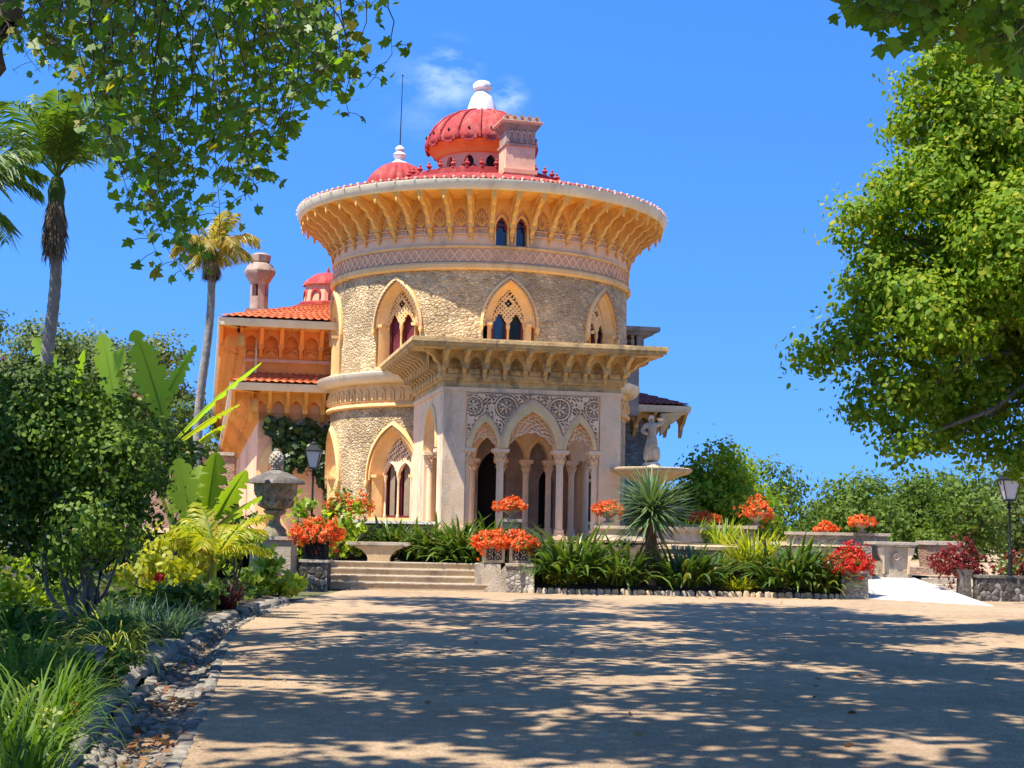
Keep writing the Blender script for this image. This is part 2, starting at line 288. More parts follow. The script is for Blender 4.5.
def strip(mb, pts, wid, side, mi=0, fold=0.0):
    """leaf blade along pts with widths and a sideways vector; fold lifts the edges (two quads across)."""
    vs = []; n = len(pts)
    for i, p in enumerate(pts):
        p = Vector(p); w = wid[i]; s = Vector(side)
        t = (Vector(pts[min(i+1, n-1)])-Vector(pts[max(i-1, 0)])).normalized(); up = s.cross(t).normalized()
        vs += [p-s*w+up*fold*w, p, p+s*w+up*fold*w]
    fs = []
    for i in range(n-1):
        k = i*3; fs += [(k, k+1, k+4, k+3), (k+1, k+2, k+5, k+4)]
    mb.add(vs, fs, mi)
def blade(mb, base, az, el, ln, w, droop=.8, n=6, fold=.35, mi=0, shape='strap'):
    """arching blade: starts at elevation el and bends down by droop radians along its length"""
    p = Vector(base); d = Vector((math.sin(az), -math.cos(az), 0)); s = Vector((math.cos(az), math.sin(az), 0)); pts = [p.copy()]; wd = []
    for i in range(n):
        t = (i+.5)/n; e = el-droop*t*t*1.2; p = p+(d*math.cos(e)+Vector((0, 0, 1))*math.sin(e))*ln/n; pts.append(p.copy())
    for i in range(n+1):
        t = i/n; wd.append(w*((.55+.9*t-1.35*t**4) if shape == 'strap' else (1-t**2*.97) if shape == 'sword' else math.sin(PI*(.05+.94*t))**.6))
    strip(mb, pts, [max(x, .002) for x in wd], s, mi, fold); return pts

# ================================================================== ground and setting
def flat(name, poly, z, m, kind='structure'):
    b = MB(); b.add([(x, y, z) for x, y in poly], [tuple(range(len(poly)))]); return tag(b.build(name, m, smooth=0), kind=kind)
def court_mat():
    m, n, l, b = nodes('gravel_court'); b.inputs['Roughness'].default_value = .95; b.inputs['Specular IOR Level'].default_value = .15
    t = n.new('ShaderNodeTexCoord')
    def noise(sc, d, rough=.6):
        z = n.new('ShaderNodeTexNoise'); z.inputs['Scale'].default_value = sc; z.inputs['Detail'].default_value = d; z.inputs['Roughness'].default_value = rough; l.new(t.outputs['Object'], z.inputs['Vector']); return z
    a = noise(.35, 8, .7); g = noise(38, 6, .85); f = noise(5, 9, .75)
    r = n.new('ShaderNodeValToRGB'); r.color_ramp.elements[0].position = .35; r.color_ramp.elements[0].color = (.38, .26, .15, 1); r.color_ramp.elements[1].position = .68; r.color_ramp.elements[1].color = (.54, .38, .225, 1); l.new(a.outputs[0], r.inputs[0])
    r2 = n.new('ShaderNodeMapRange'); r2.inputs[1].default_value = .3; r2.inputs[2].default_value = .7; r2.inputs[3].default_value = .30; r2.inputs[4].default_value = 1.6; l.new(g.outputs[0], r2.inputs[0])
    r3 = n.new('ShaderNodeMapRange'); r3.inputs[1].default_value = .3; r3.inputs[2].default_value = .7; r3.inputs[3].default_value = .72; r3.inputs[4].default_value = 1.2; l.new(f.outputs[0], r3.inputs[0])
    x = n.new('ShaderNodeMix'); x.data_type = 'RGBA'; x.blend_type = 'MULTIPLY'; x.inputs['Factor'].default_value = 1; l.new(r.outputs[0], x.inputs['A']); l.new(r2.outputs[0], x.inputs['B'])
    x2 = n.new('ShaderNodeMix'); x2.data_type = 'RGBA'; x2.blend_type = 'MULTIPLY'; x2.inputs['Factor'].default_value = 1; l.new(x.outputs['Result'], x2.inputs['A']); l.new(r3.outputs[0], x2.inputs['B'])
    l.new(x2.outputs['Result'], b.inputs['Base Color'])
    u = n.new('ShaderNodeBump'); u.inputs['Strength'].default_value = .9; u.inputs['Distance'].default_value = .02; l.new(g.outputs[0], u.inputs['Height']); l.new(u.outputs[0], b.inputs['Normal'])
    return m
M['court'] = court_mat()
M['earth'] = mat('earth_ground', (.13, .12, .06), .95, (.08, .09, .035), .8)
flat('ground', [(-1500, -300), (1500, -300), (1500, 3000), (-1500, 3000)], -.32, M['earth'])
edge = [G(x, y) for x, y in ((174, 790), (190, 740), (212, 700), (221, 672), (224, 648), (240, 625), (268, 611), (300, 600))]
kerb = [G(x, y, .1) for x, y in ((40, 790), (72, 752), (112, 696), (142, 668), (166, 652), (196, 630), (236, 612), (292, 597))]
flat('forecourt', [(-2.0, -12)]+[(p.x, p.y) for p in edge]+[(-3.6, 36), (14.5, 36), (24, 36), (24, -12)], .004, M['court'])

def lerp_path(path, t):
    n = len(path)-1; k = min(int(t*n), n-1); return path[k].lerp(path[k+1], t*n-k)
# cobbled gutter with its kerb stones along the garden edge
b = MB(); k = MB()
b2 = MB(); ns = 60; vs = []
for i in range(ns+1):
    t = i/ns; e = lerp_path(edge, t); q = lerp_path(kerb, t)
    for j in range(7):
        u = j/6; p = e.lerp(q, u*1.25-.06); vs.append((p.x, p.y, -.015-.13*math.sin(PI*min(1, u))))
b2.add(vs, [(i*7+j, (i+1)*7+j, (i+1)*7+j+1, i*7+j+1) for i in range(ns) for j in range(6)])
tag(b2.build('gutter_bed', M['soil'], smooth=60), kind='structure')
def stone(mb, c, sx, sy, sz, rz, mi=0):
    vs = []; cs, sn = math.cos(rz), math.sin(rz)
    for kz, sc in ((-.5, 1), (.2, 1), (.5, .72)):
        for a, bb in ((-1, -.6), (-.6, -1), (.6, -1), (1, -.6), (1, .6), (.6, 1), (-.6, 1), (-1, .6)):
            x = a*sx/2*sc*random.uniform(.86, 1.08); y = bb*sy/2*sc*random.uniform(.86, 1.08)
            vs.append((c[0]+x*cs-y*sn, c[1]+x*sn+y*cs, c[2]+kz*sz+random.uniform(-.1, .1)*sz))
    fs = [(j*8+i, j*8+(i+1) % 8, (j+1)*8+(i+1) % 8, (j+1)*8+i) for j in range(2) for i in range(8)]+[tuple(range(16, 24))]
    mb.add(vs, fs, mi)
L_edge = sum((edge[i+1]-edge[i]).length for i in range(len(edge)-1))
t = 0
while t < 1:
    e = lerp_path(edge, t); q = lerp_path(kerb, t); e2 = lerp_path(edge, min(1, t+.01)); dr = e2-e; rz = math.atan2(dr.y, dr.x) if dr.length > 0 else 0
    wgt = (e-q).length; nn = max(3, int(wgt/.13))
    for j in range(nn):
        u = (j+.5)/nn; p = e.lerp(q, u*.92)
        stone(b, (p.x+random.uniform(-.02, .02), p.y+random.uniform(-.03, .03), .0-.13*math.sin(PI*u)), random.uniform(.16, .27), .12, .075, rz+random.uniform(-.25, .25), random.choice((0, 0, 1)))
    t += .012
tag(b.build('gutter', [M['kerbstone'], M['stone_dark']], smooth=50), kind='structure')
t = 0
while t < 1:
    q = lerp_path(kerb, t); q2 = lerp_path(kerb, min(1, t+.01)); dr = q2-q; rz = math.atan2(dr.y, dr.x) if dr.length > 0 else 0
    stone(k, (q.x-.12, q.y, .06), random.uniform(.40, .58), random.uniform(.26, .34), .12, rz+random.uniform(-.1, .1)); t += .0245
tag(k.build('kerb', M['kerbstone'], smooth=50), kind='structure')
# planted bank at the left, rising away from the kerb
b = MB(); vs = []; nk = 40; nj = 14
def bank_z(d): return .10+.55*(1-math.exp(-d/3.0))
for i in range(nk+1):
    q = lerp_path(kerb, i/nk)
    for j in range(nj+1):
        d = 26*(j/nj)**2; vs.append((q.x-.1-d, q.y+d*.25, bank_z(d)-.02+random.uniform(-.03, .03)))
b.add(vs, [(i*(nj+1)+j, (i+1)*(nj+1)+j, (i+1)*(nj+1)+j+1, i*(nj+1)+j+1) for i in range(nk) for j in range(nj)])
tag(b.build('garden_bed', M['soil'], smooth=60), kind='structure')

# ------------------------------------------------------------------ palace frame
TH = R(11.8); CX, CY = -1.1, 48.0
def P(u, v, z): return (CX+u*math.cos(TH)-v*math.sin(TH), CY+u*math.sin(TH)+v*math.cos(TH), z)
def fbox(mb, u0, u1, v0, v1, z0, z1, mi=0):
    c = P((u0+u1)/2, (v0+v1)/2, (z0+z1)/2); mb.box(c, (abs(u1-u0), abs(v1-v0), abs(z1-z0)), TH, mi)
ORG = (CX, CY, 0)
def B(mb, name, m, parent, smooth=35): return mb.build(name, m, parent, ORG, smooth)
def cylmap(r): return lambda s, z, d=0: (CX+(r-d)*math.sin(s/r), CY-(r-d)*math.cos(s/r), z)
def arch_z(op, s):
    w, h = op['w'], op['h']; x = min(abs(s-op['s']), w); rr = (w*w+h*h)/(2*w) if h >= w*.999 else None
    if rr is None: return op['zs']+h*math.sqrt(max(0, 1-(x/w)**2))
    return op['zs']+math.sqrt(max(0, rr*rr-(x+rr-w)**2))
def wall(mb, mf, s0, s1, z0, z1, ops, depth, step=.4, mi=0, mr=0, n=12):
    br = {s0, s1}
    q = s0
    while q < s1: br.add(q); q += step
    for o in ops:
        for i in range(-n, n+1): br.add(o['s']+o['w']*math.sin(i/n*PI/2))
    br = sorted(x for x in br if s0-1e-6 <= x <= s1+1e-6)
    for a, c in zip(br, br[1:]):
        if c-a < 1e-5: continue
        m = (a+c)/2; o = next((o for o in ops if abs(m-o['s']) < o['w']), None)
        if not o: mb.add([mf(a, z0, 0), mf(c, z0, 0), mf(c, z1, 0), mf(a, z1, 0)], [(0, 1, 2, 3)], mi); continue
        if o['z0'] > z0+1e-4:
            mb.add([mf(a, z0, 0), mf(c, z0, 0), mf(c, o['z0'], 0), mf(a, o['z0'], 0)], [(0, 1, 2, 3)], mi)
            mb.add([mf(a, o['z0'], 0), mf(c, o['z0'], 0), mf(c, o['z0'], depth), mf(a, o['z0'], depth)], [(0, 1, 2, 3)], mr)
        ta, tc_ = arch_z(o, a), arch_z(o, c)
        mb.add([mf(a, ta, 0), mf(c, tc_, 0), mf(c, z1, 0), mf(a, z1, 0)], [(0, 1, 2, 3)], mi)
        mb.add([mf(a, ta, 0), mf(a, ta, depth), mf(c, tc_, depth), mf(c, tc_, 0)], [(0, 1, 2, 3)], mr)
    for o in ops:
        for sg in (-1, 1):
            s = o['s']+sg*o['w']; mb.add([mf(s, o['z0'], 0), mf(s, o['zs'], 0), mf(s, o['zs'], depth), mf(s, o['z0'], depth)], [(0, 1, 2, 3)], mr)
def arch_band(mb, mf, s0, wi, hi, wo, ho, z0, zs, dfi, dfo, db, mi=0, n=12, jamb=True):
    A = []; oi = dict(s=0, w=wi, zs=zs, h=hi); oo = dict(s=0, w=wo, zs=zs, h=ho)
    if jamb: A.append(((-wi, z0), (-wo, z0)))
    for i in range(-n, n+1):
        k = math.sin(i/n*PI/2); A.append(((wi*k, arch_z(oi, wi*k)), (wo*k, arch_z(oo, wo*k))))
    if jamb: A.append(((wi, z0), (wo, z0)))
    vs = []
    for (a, b_) in A:
        vs += [mf(s0+a[0], a[1], db), mf(s0+a[0], a[1], dfi), mf(s0+b_[0], b_[1], dfo), mf(s0+b_[0], b_[1], db)]
    fs = [(i*4+j, i*4+j+1, (i+1)*4+j+1, (i+1)*4+j) for i in range(len(A)-1) for j in range(3)]
    e = (len(A)-1)*4; fs += [(0, 3, 2, 1), (e, e+1, e+2, e+3)]
    mb.add(vs, fs, mi)
def stencil(mb, mf, s0, s1, z0, z1, cell, solid, df, db, mi=0, maxrun=6):
    nx = max(1, int(round((s1-s0)/cell))); nz = max(1, int(round((z1-z0)/cell))); ds = (s1-s0)/nx; dz = (z1-z0)/nz
    g = [[solid(s0+(i+.5)*ds, z0+(j+.5)*dz) for i in range(nx)] for j in range(nz)]
    for j in range(nz):
        za, zb = z0+j*dz, z0+(j+1)*dz; i = 0
        while i < nx:
            if not g[j][i]: i += 1; continue
            k = i
            while k < nx and g[j][k] and k-i < maxrun: k += 1
            a, c = s0+i*ds, s0+k*ds
            mb.add([mf(a, za, df), mf(c, za, df), mf(c, zb, df), mf(a, zb, df)], [(0, 1, 2, 3)], mi)
            if i == 0 or not g[j][i-1]: mb.add([mf(a, za, df), mf(a, zb, df), mf(a, zb, db), mf(a, za, db)], [(0, 1, 2, 3)], mi)
            if k == nx or not g[j][k]: mb.add([mf(c, za, df), mf(c, za, db), mf(c, zb, db), mf(c, zb, df)], [(0, 1, 2, 3)], mi)
            i = k
        for i in range(nx):
            if g[j][i]:
                a, c = s0+i*ds, s0+(i+1)*ds
                if j == nz-1 or not g[j+1][i]: mb.add([mf(a, zb, df), mf(c, zb, df), mf(c, zb, db), mf(a, zb, db)], [(0, 1, 2, 3)], mi)
                if j == 0 or not g[j-1][i]: mb.add([mf(a, za, df), mf(a, za, db), mf(c, za, db), mf(c, za, df)], [(0, 1, 2, 3)], mi)
def inarch(x, z, w, z0, zs, h): return abs(x) < w and z0 < z < arch_z(dict(s=0, w=w, zs=zs, h=h), x)

pal = empty('palace', ORG, 0, 'ornate round stone palace with red roof domes, flared ochre eaves and arched entrance porch', 'palace')
RW = 4.87; WIN = [R(11.8+42*k) for k in (-2, -1, 0, 1)]
# ---- stone drum
m = MB(); wall(m, cylmap(RW), -PI*RW, PI*RW, 6.0, 9.25, [dict(s=f*RW, w=.80, z0=6.3, zs=7.55, h=1.36) for f in WIN], .3, .3, 0, 1)
B(m, 'upper_wall', [M['rubble'], M['ochre_pale']], pal)
m = MB(); wall(m, cylmap(RW), -PI*RW, PI*RW, .6, 5.08, [dict(s=f*RW, w=.94, z0=1.72, zs=2.95, h=1.52) for f in WIN if abs(f-R(11.8)) > .1], .34, .3, 0, 1)
B(m, 'lower_wall', [M['rubble'], M['ochre_pale']], pal)
# ---- lower frieze, ledge and gutter
m = MB(); m.lathe([(4.86, 5.06), (4.98, 5.06), (5.03, 5.10), (5.0, 5.17), (4.93, 5.2), (4.93, 5.86)], 96, ORG)
for i in range(92):                                   # scalloped palmette band
    f = 2*PI*i/92; mf = cylmap(4.93); poly = [(-.135, 5.26), (.135, 5.26), (.14, 5.5), (.08, 5.6), (0, 5.65), (-.08, 5.6), (-.14, 5.5)]
    m.prism(poly, lambda a, z, t: mf(f*4.93+a, z, t), -.045, .01, 1)
    m.prism([(-.03, 5.3), (.03, 5.3), (.05, 5.5), (-.05, 5.5)], lambda a, z, t: mf(f*4.93+a, z, t), -.085, -.04, 1)
B(m, 'frieze', [M['ochre_pale'], M['white'] if False else M['ochre_pale']], pal)
m = MB(); m.lathe([(4.9, 5.8), (5.12, 5.8), (5.24, 5.86), (5.33, 6.0), (5.35, 6.1), (5.27, 6.13), (5.26, 6.08), (4.86, 6.2)], 96, ORG)
B(m, 'gutter', M['gutter'], pal, 50)
# ---- upper frieze with lozenge band
m = MB(); m.lathe([(4.86, 9.2), (4.95, 9.2), (5.0, 9.25), (5.0, 9.36), (4.95, 9.42)], 96, ORG, 1)
m.lathe([(4.90, 9.40), (4.90, 9.93)], 96, ORG, 2)
m.lathe([(4.90, 9.86), (4.96, 9.87), (4.96, 9.93), (4.90, 9.95)], 96, ORG, 1)
mf = cylmap(4.90); per = 110; stp = 2*PI*4.9/per
for i in range(per):
    s = i*stp
    for a, c in ((0, 1), (1, 0)):
        z0, z1 = (9.45, 9.83)
        p0, p1 = (s, z0 if a == 0 else z1), (s+stp/1, z1 if a == 0 else z0)
        m.prism([(p0[0]-.027, p0[1]), (p0[0]+.027, p0[1]), (p1[0]+.027, p1[1]), (p1[0]-.027, p1[1])], lambda x, z, t: mf(x, z, t), -.03-a*.004, .0, 0)
    m.prism([(s+stp*.5-.04, 9.64), (s+stp*.5, 9.6), (s+stp*.5+.04, 9.64), (s+stp*.5, 9.68)], lambda x, z, t: mf(x, z, t), -.025, .0, 0)
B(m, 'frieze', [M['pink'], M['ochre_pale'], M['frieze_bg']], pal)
# ---- plaster band under the eave, with a pair of small windows
NB = 50; bay = 2*PI/NB; A0 = R(11.8)
m = MB(); prs = [A0-bay/2, A0+bay/2]
wall(m, cylmap(4.90), -PI*4.9, PI*4.9, 9.94, 11.36, [dict(s=f*4.9, w=.17, z0=9.96, zs=10.5, h=.34) for f in prs], .3, .25, 0, 1)
B(m, 'upper_band', [M['pink'], M['ochre_pale']], pal)
for f in prs:
    w_ = MB(); mf = cylmap(4.9); s = f*4.9
    arch_band(w_, mf, s, .17, .34, .225, .42, 9.96, 10.5, -.02, -.05, .05)
    B(w_, 'attic_window', M['ochre_pale'], pal)
    fr = pal.children[-1]; g_ = MB(); g_.add([mf(s-.25, 9.9, .22), mf(s+.25, 9.9, .22), mf(s+.25, 10.95, .22), mf(s-.25, 10.95, .22)], [(0, 1, 2, 3)]); g_.build('pane', M['glass'], fr, ORG)
    g_ = MB(); stencil(g_, mf, s-.19, s+.19, 10.45, 10.9, .02, lambda x, z: inarch(x-s, z, .19, 10.4, 10.5, .36) and (((x-s)**2+(z-10.66)**2)**.5 > .07) and not (abs(x-s) < .09 and z < 10.57), .1, .14); g_.build('tracery', M['sash'], fr, ORG)
# ---- the great eave: soffit, arcade of niches, brackets, gutter
m = MB()
m.lathe([(4.9, 11.30), (5.2, 11.33), (5.62, 11.37), (6.05, 11.43)], 132, ORG, 0)
mf = cylmap(5.14)
ops = [dict(s=(A0+bay*(i+.5)-(2*PI if A0+bay*(i+.5) > PI else 0))*5.14, w=.22, z0=10.46, zs=10.62, h=.46) for i in range(NB)]
wall(m, mf, -PI*5.14, PI*5.14, 10.46, 11.34, ops, .24, .3, 1, 1, 6)
mf2 = cylmap(4.92)
for i in range(NB):                                     # shell ribs and pierced lattice in each niche
    f = A0+bay*(i+.5)
    if i in (0, NB-1): continue
    if math.cos(f) < -.25: continue
    s = f*4.92
    stencil(m, mf2, s-.22, s+.22, 10.27, 10.47, .028, lambda x, z: abs(math.sin((x-s)*26))*.09+.03 < abs(z-10.37)+.025*math.sin((x-s)*60) or abs(z-10.37) > .08, -.05, 0, 2, 3)
    for q in range(-3, 4):
        a = q*.36; m.tube([mf2(s, 10.5, -.02), mf2(s+.15*math.sin(a), 10.5+.28*math.cos(a), -.07), mf2(s+.22*math.sin(a), 10.5+.42*math.cos(a), -.16)], .016, 4, 1)
eave = B(m, 'eave', [M['ochre'], M['gold'], M['pink']], pal)
cb = MB(); prof = [(4.88, 10.22), (4.96, 10.24), (5.02, 10.36), (5.08, 10.40), (5.14, 10.58), (5.24, 10.64), (5.32, 10.82), (5.46, 10.88), (5.56, 11.04), (5.74, 11.1), (5.90, 11.24), (6.02, 11.27), (6.02, 11.42), (5.4, 11.37), (4.88, 11.3)]
cb.prism(prof, lambda r, z, t: (t, -r, z), -.062, .062, 0)
cb.prism([(5.0, 10.75), (5.3, 11.1), (5.7, 11.3), (6.03, 11.36), (6.03, 11.43), (5.0, 11.3)], lambda r, z, t: (t, -r, z), -.105, .105, 0)
cb.lathe([(.0, 10.06), (.03, 10.1), (.05, 10.16), (.035, 10.2), (.06, 10.26), (.05, 10.34)], 8, (0, -4.955, 0))
cb.lathe([(.0, 11.08), (.035, 11.12), (.05, 11.2), (.03, 11.3)], 8, (0, -5.98, 0))
c0 = cb.build('corbel', M['gold'], eave); c0.rotation_euler.z = A0
for i in range(1, NB):
    c = c0.copy(); COL.objects.link(c); c.parent = eave; c.rotation_euler.z = A0+bay*i
m = MB(); m.lathe([(6.02, 11.40), (6.05, 11.40), (6.10, 11.44), (6.13, 11.55), (6.17, 11.64), (6.17, 11.70), (6.09, 11.71), (6.07, 11.62), (5.9, 11.66)], 132, ORG)
for i in range(60): m.lathe([(0, -.03), (.03, -.02), (.03, .03), (0, .04)], 6, (CX+6.18*math.sin(i*2*PI/60), CY-6.18*math.cos(i*2*PI/60), 11.68), 1)
g_ = m.build('gutter', [M['gutter'], M['white']], eave, ORG, 50)
# ---- tower roof, corrugated with clay tiles
m = MB(); nt = 132; n8 = nt*6; vs = []; prof = [(6.12, 11.71), (5.2, 11.98), (4.2, 12.27), (3.2, 12.55), (2.4, 12.77), (1.3, 12.98)]
for r, z in prof:
    for i in range(n8):
        a = 2*PI*i/n8; hgt = .055*abs(math.sin(a*nt/2))*(1 if r > 3 else .4); vs.append((CX+r*math.sin(a), CY-r*math.cos(a), z+hgt))
m.add(vs, [(j*n8+i, j*n8+(i+1) % n8, (j+1)*n8+(i+1) % n8, (j+1)*n8+i) for j in range(len(prof)-1) for i in range(n8)])
for i in range(nt):
    a = 2*PI*(i+.5)/nt; x, y = CX+6.13*math.sin(a), CY-6.13*math.cos(a); m.lathe([(0, -.01), (.045, -.005), (.055, .04), (.03, .075), (0, .08)], 6, (x, y, 11.715), 1)
roof = B(m, 'tower_roof', [M['red'], M['salmon']], pal, 60)
m = MB()
for i in range(34):
    a = 2*PI*i/34; q = 2.55; x, y = CX+q*math.sin(a), CY-q*math.cos(a)
    m.lathe([(.02, 0), (.08, .05), (.04, .1), (.11, .17), (.04, .24), (.05, .28), (0, .34)], 6, (x, y, 12.9))
m.lathe([(2.5, 12.7), (2.5, 12.95), (2.6, 12.95), (2.6, 12.7)], 48, ORG)
m.build('roof_cresting', M['red'], roof, ORG)
# ---- large dome on its lantern
DX, DY = CX-.09, CY
m = MB(); wall(m, lambda s, z, d=0: (DX+(1.42-d)*math.sin(s/1.42), DY-(1.42-d)*math.cos(s/1.42), z), -PI*1.42, PI*1.42, 12.7, 13.8, [dict(s=(i-6+.5)*2*PI*1.42/12, w=.17, z0=13.18, zs=13.4, h=.26) for i in range(12)], .16, .12, 0, 0, 6)
m.lathe([(1.3, 12.8), (1.3, 13.8)], 32, (DX, DY, 0), 2)
m.lathe([(1.42, 12.85), (1.58, 12.87), (1.58, 13.0), (1.44, 13.02)], 36, (DX, DY, 0), 1)
for i in range(24):
    a = 2*PI*(i+.5)/24; x, y = DX+1.5*math.sin(a), DY-1.5*math.cos(a)
    m.lathe([(.03, 0), (.1, .06), (.05, .13), (.12, .2), (.04, .27), (.06, .3)], 6, (x, y, 13.0), 1)
dome = B(m, 'dome', [M['salmon'], M['red'], M['dark'], M['orange']], pal)
m = MB(); md = lambda a, z: 1+.022*abs(math.sin(a*8))*(1 if z > 14.02 else .0)
m.lathe([(1.41, 13.72), (1.50, 13.74), (1.52, 13.82), (1.66, 13.93), (1.78, 14.05), (1.84, 14.12)], 96, (DX, DY, 0), 1)
m.lathe([(1.83, 14.08), (1.87, 14.12), (1.87, 14.25), (1.80, 14.47), (1.62, 14.76), (1.36, 15.02), (1.02, 15.24), (.7, 15.36), (.42, 15.44)], 96, (DX, DY, 0), 0, mod=md)
for i in range(16):
    a = 2*PI*(i+.5)/16; x, y = DX+1.9*math.sin(a), DY-1.9*math.cos(a); m.box((DX+1.86*math.sin(a), DY-1.86*math.cos(a), 14.14), (.54, .06, .13), a); m.box((DX+1.86*math.sin(a), DY-1.86*math.cos(a), 14.05), (.3, .05, .1), a)
    m.tube([(DX+r*math.sin(a+PI/16), DY-r*math.cos(a+PI/16), z) for r, z in ((1.89, 14.12), (1.89, 14.26), (1.84, 14.47), (1.65, 14.78), (1.38, 15.05), (1.04, 15.26), (.5, 15.44))], .035, 5)
    x, y = DX+1.87*math.sin(a), DY-1.87*math.cos(a); m.lathe([(0, -.08), (.05, 0), (0, .08)], 6, (x, y, 14.42), 2)
m.build('dome_cap', [M['red'], M['orange'], M['dark']], dome, ORG, 50)
m = MB(); m.lathe([(.52, 15.38), (.50, 15.5), (.44, 15.72), (.36, 15.95), (.24, 16.12), (.17, 16.17), (.2, 16.2), (.31, 16.26), (.33, 16.38), (.28, 16.44), (.22, 16.5), (.12, 16.54), (0, 16.56)], 24, (DX, DY, 0), mod=lambda a, z: 1+.03*math.sin(a*8))
m.build('finial', M['white'], dome, ORG, 50)
# ---- small melon dome with finial and rod
sx, sy = -4.02, 49.0
m = MB(); m.lathe([(1.0, 12.4), (1.0, 13.0)], 32, (sx, sy, 0)); m.lathe([(1.03, 12.98), (1.04, 13.1), (.97, 13.3), (.82, 13.52), (.6, 13.72), (.36, 13.85), (.2, 13.9)], 96, (sx, sy, 0), mod=lambda a, z: 1+.085*abs(math.sin(a*11)))
d2 = B(m, 'small_dome', M['red'], pal, 40)
m = MB(); m.lathe([(.42, 13.78), (.36, 13.86), (.2, 13.94), (.14, 14.02), (.2, 14.1), (.24, 14.18), (.16, 14.26), (.1, 14.3), (.17, 14.38), (.12, 14.46), (.03, 14.52)], 20, (sx, sy, 0)); m.build('finial', M['white'], d2, ORG, 50)
m = MB(); m.tube([(sx, sy, 14.45), (sx+.03, sy, 17.0)], [.022, .012], 6); m.lathe([(0, -.04), (.04, 0), (0, .04)], 6, (sx+.03, sy, 17.0)); m.build('lightning_rod', M['iron'], d2, ORG)
# ---- front chimney block
ax, ay, ar = 0.02, 45.0, R(16)
m = MB(); m.box((ax, ay, 12.85), (.96, .8, 1.3), ar); m.box((ax, ay, 12.6), (1.08, .92, .14), ar, 2); m.box((ax, ay, 13.45), (1.05, .9, .07), ar, 1)
m.box((ax, ay, 13.72), (.95, .79, .5), ar, 1)
for k in range(9): m.box((ax, ay, 13.94+k*.03), (1.02+.042*k, .86+.042*k, .028), ar, 1 if k < 6 else 0)
cs, sn = math.cos(ar), math.sin(ar)
for k in range(5):
    q = -.4+.2*k; m.box((ax+q*cs+.42*sn, ay+q*sn-.42*cs, 13.73), (.07, .07, .42), ar, 1)
    m.lathe([(.05, 0), (.085, .02), (.06, .03)], 8, (ax+q*cs+.41*sn, ay+q*sn-.41*cs, 13.5), 1)
    if k < 4:
        q += .1; mf_ = lambda s, z, d=0: (ax+(q+s)*cs+(.42-d)*sn, ay+(q+s)*sn-(.42-d)*cs, z); arch_band(m, mf_, 0, .045, .08, .08, .13, 13.65, 13.78, -.01, -.01, .04, 0, 5)
chn = B(m, 'chimney', [M['pink'], M['chim'], M['salmon']], pal)
m = MB()
for k in range(5):
    q = -.48+.24*k; mf_ = lambda s, z, d=0: (ax+(q+s)*cs+(.5-d)*sn, ay+(q+s)*sn-(.5-d)*cs, z); arch_band(m, mf_, 0, .06, .09, .115, .15, 14.2, 14.25, 0, 0, .2, 0, 6)
m.build('chimney_crest', M['chim'], chn, ORG)

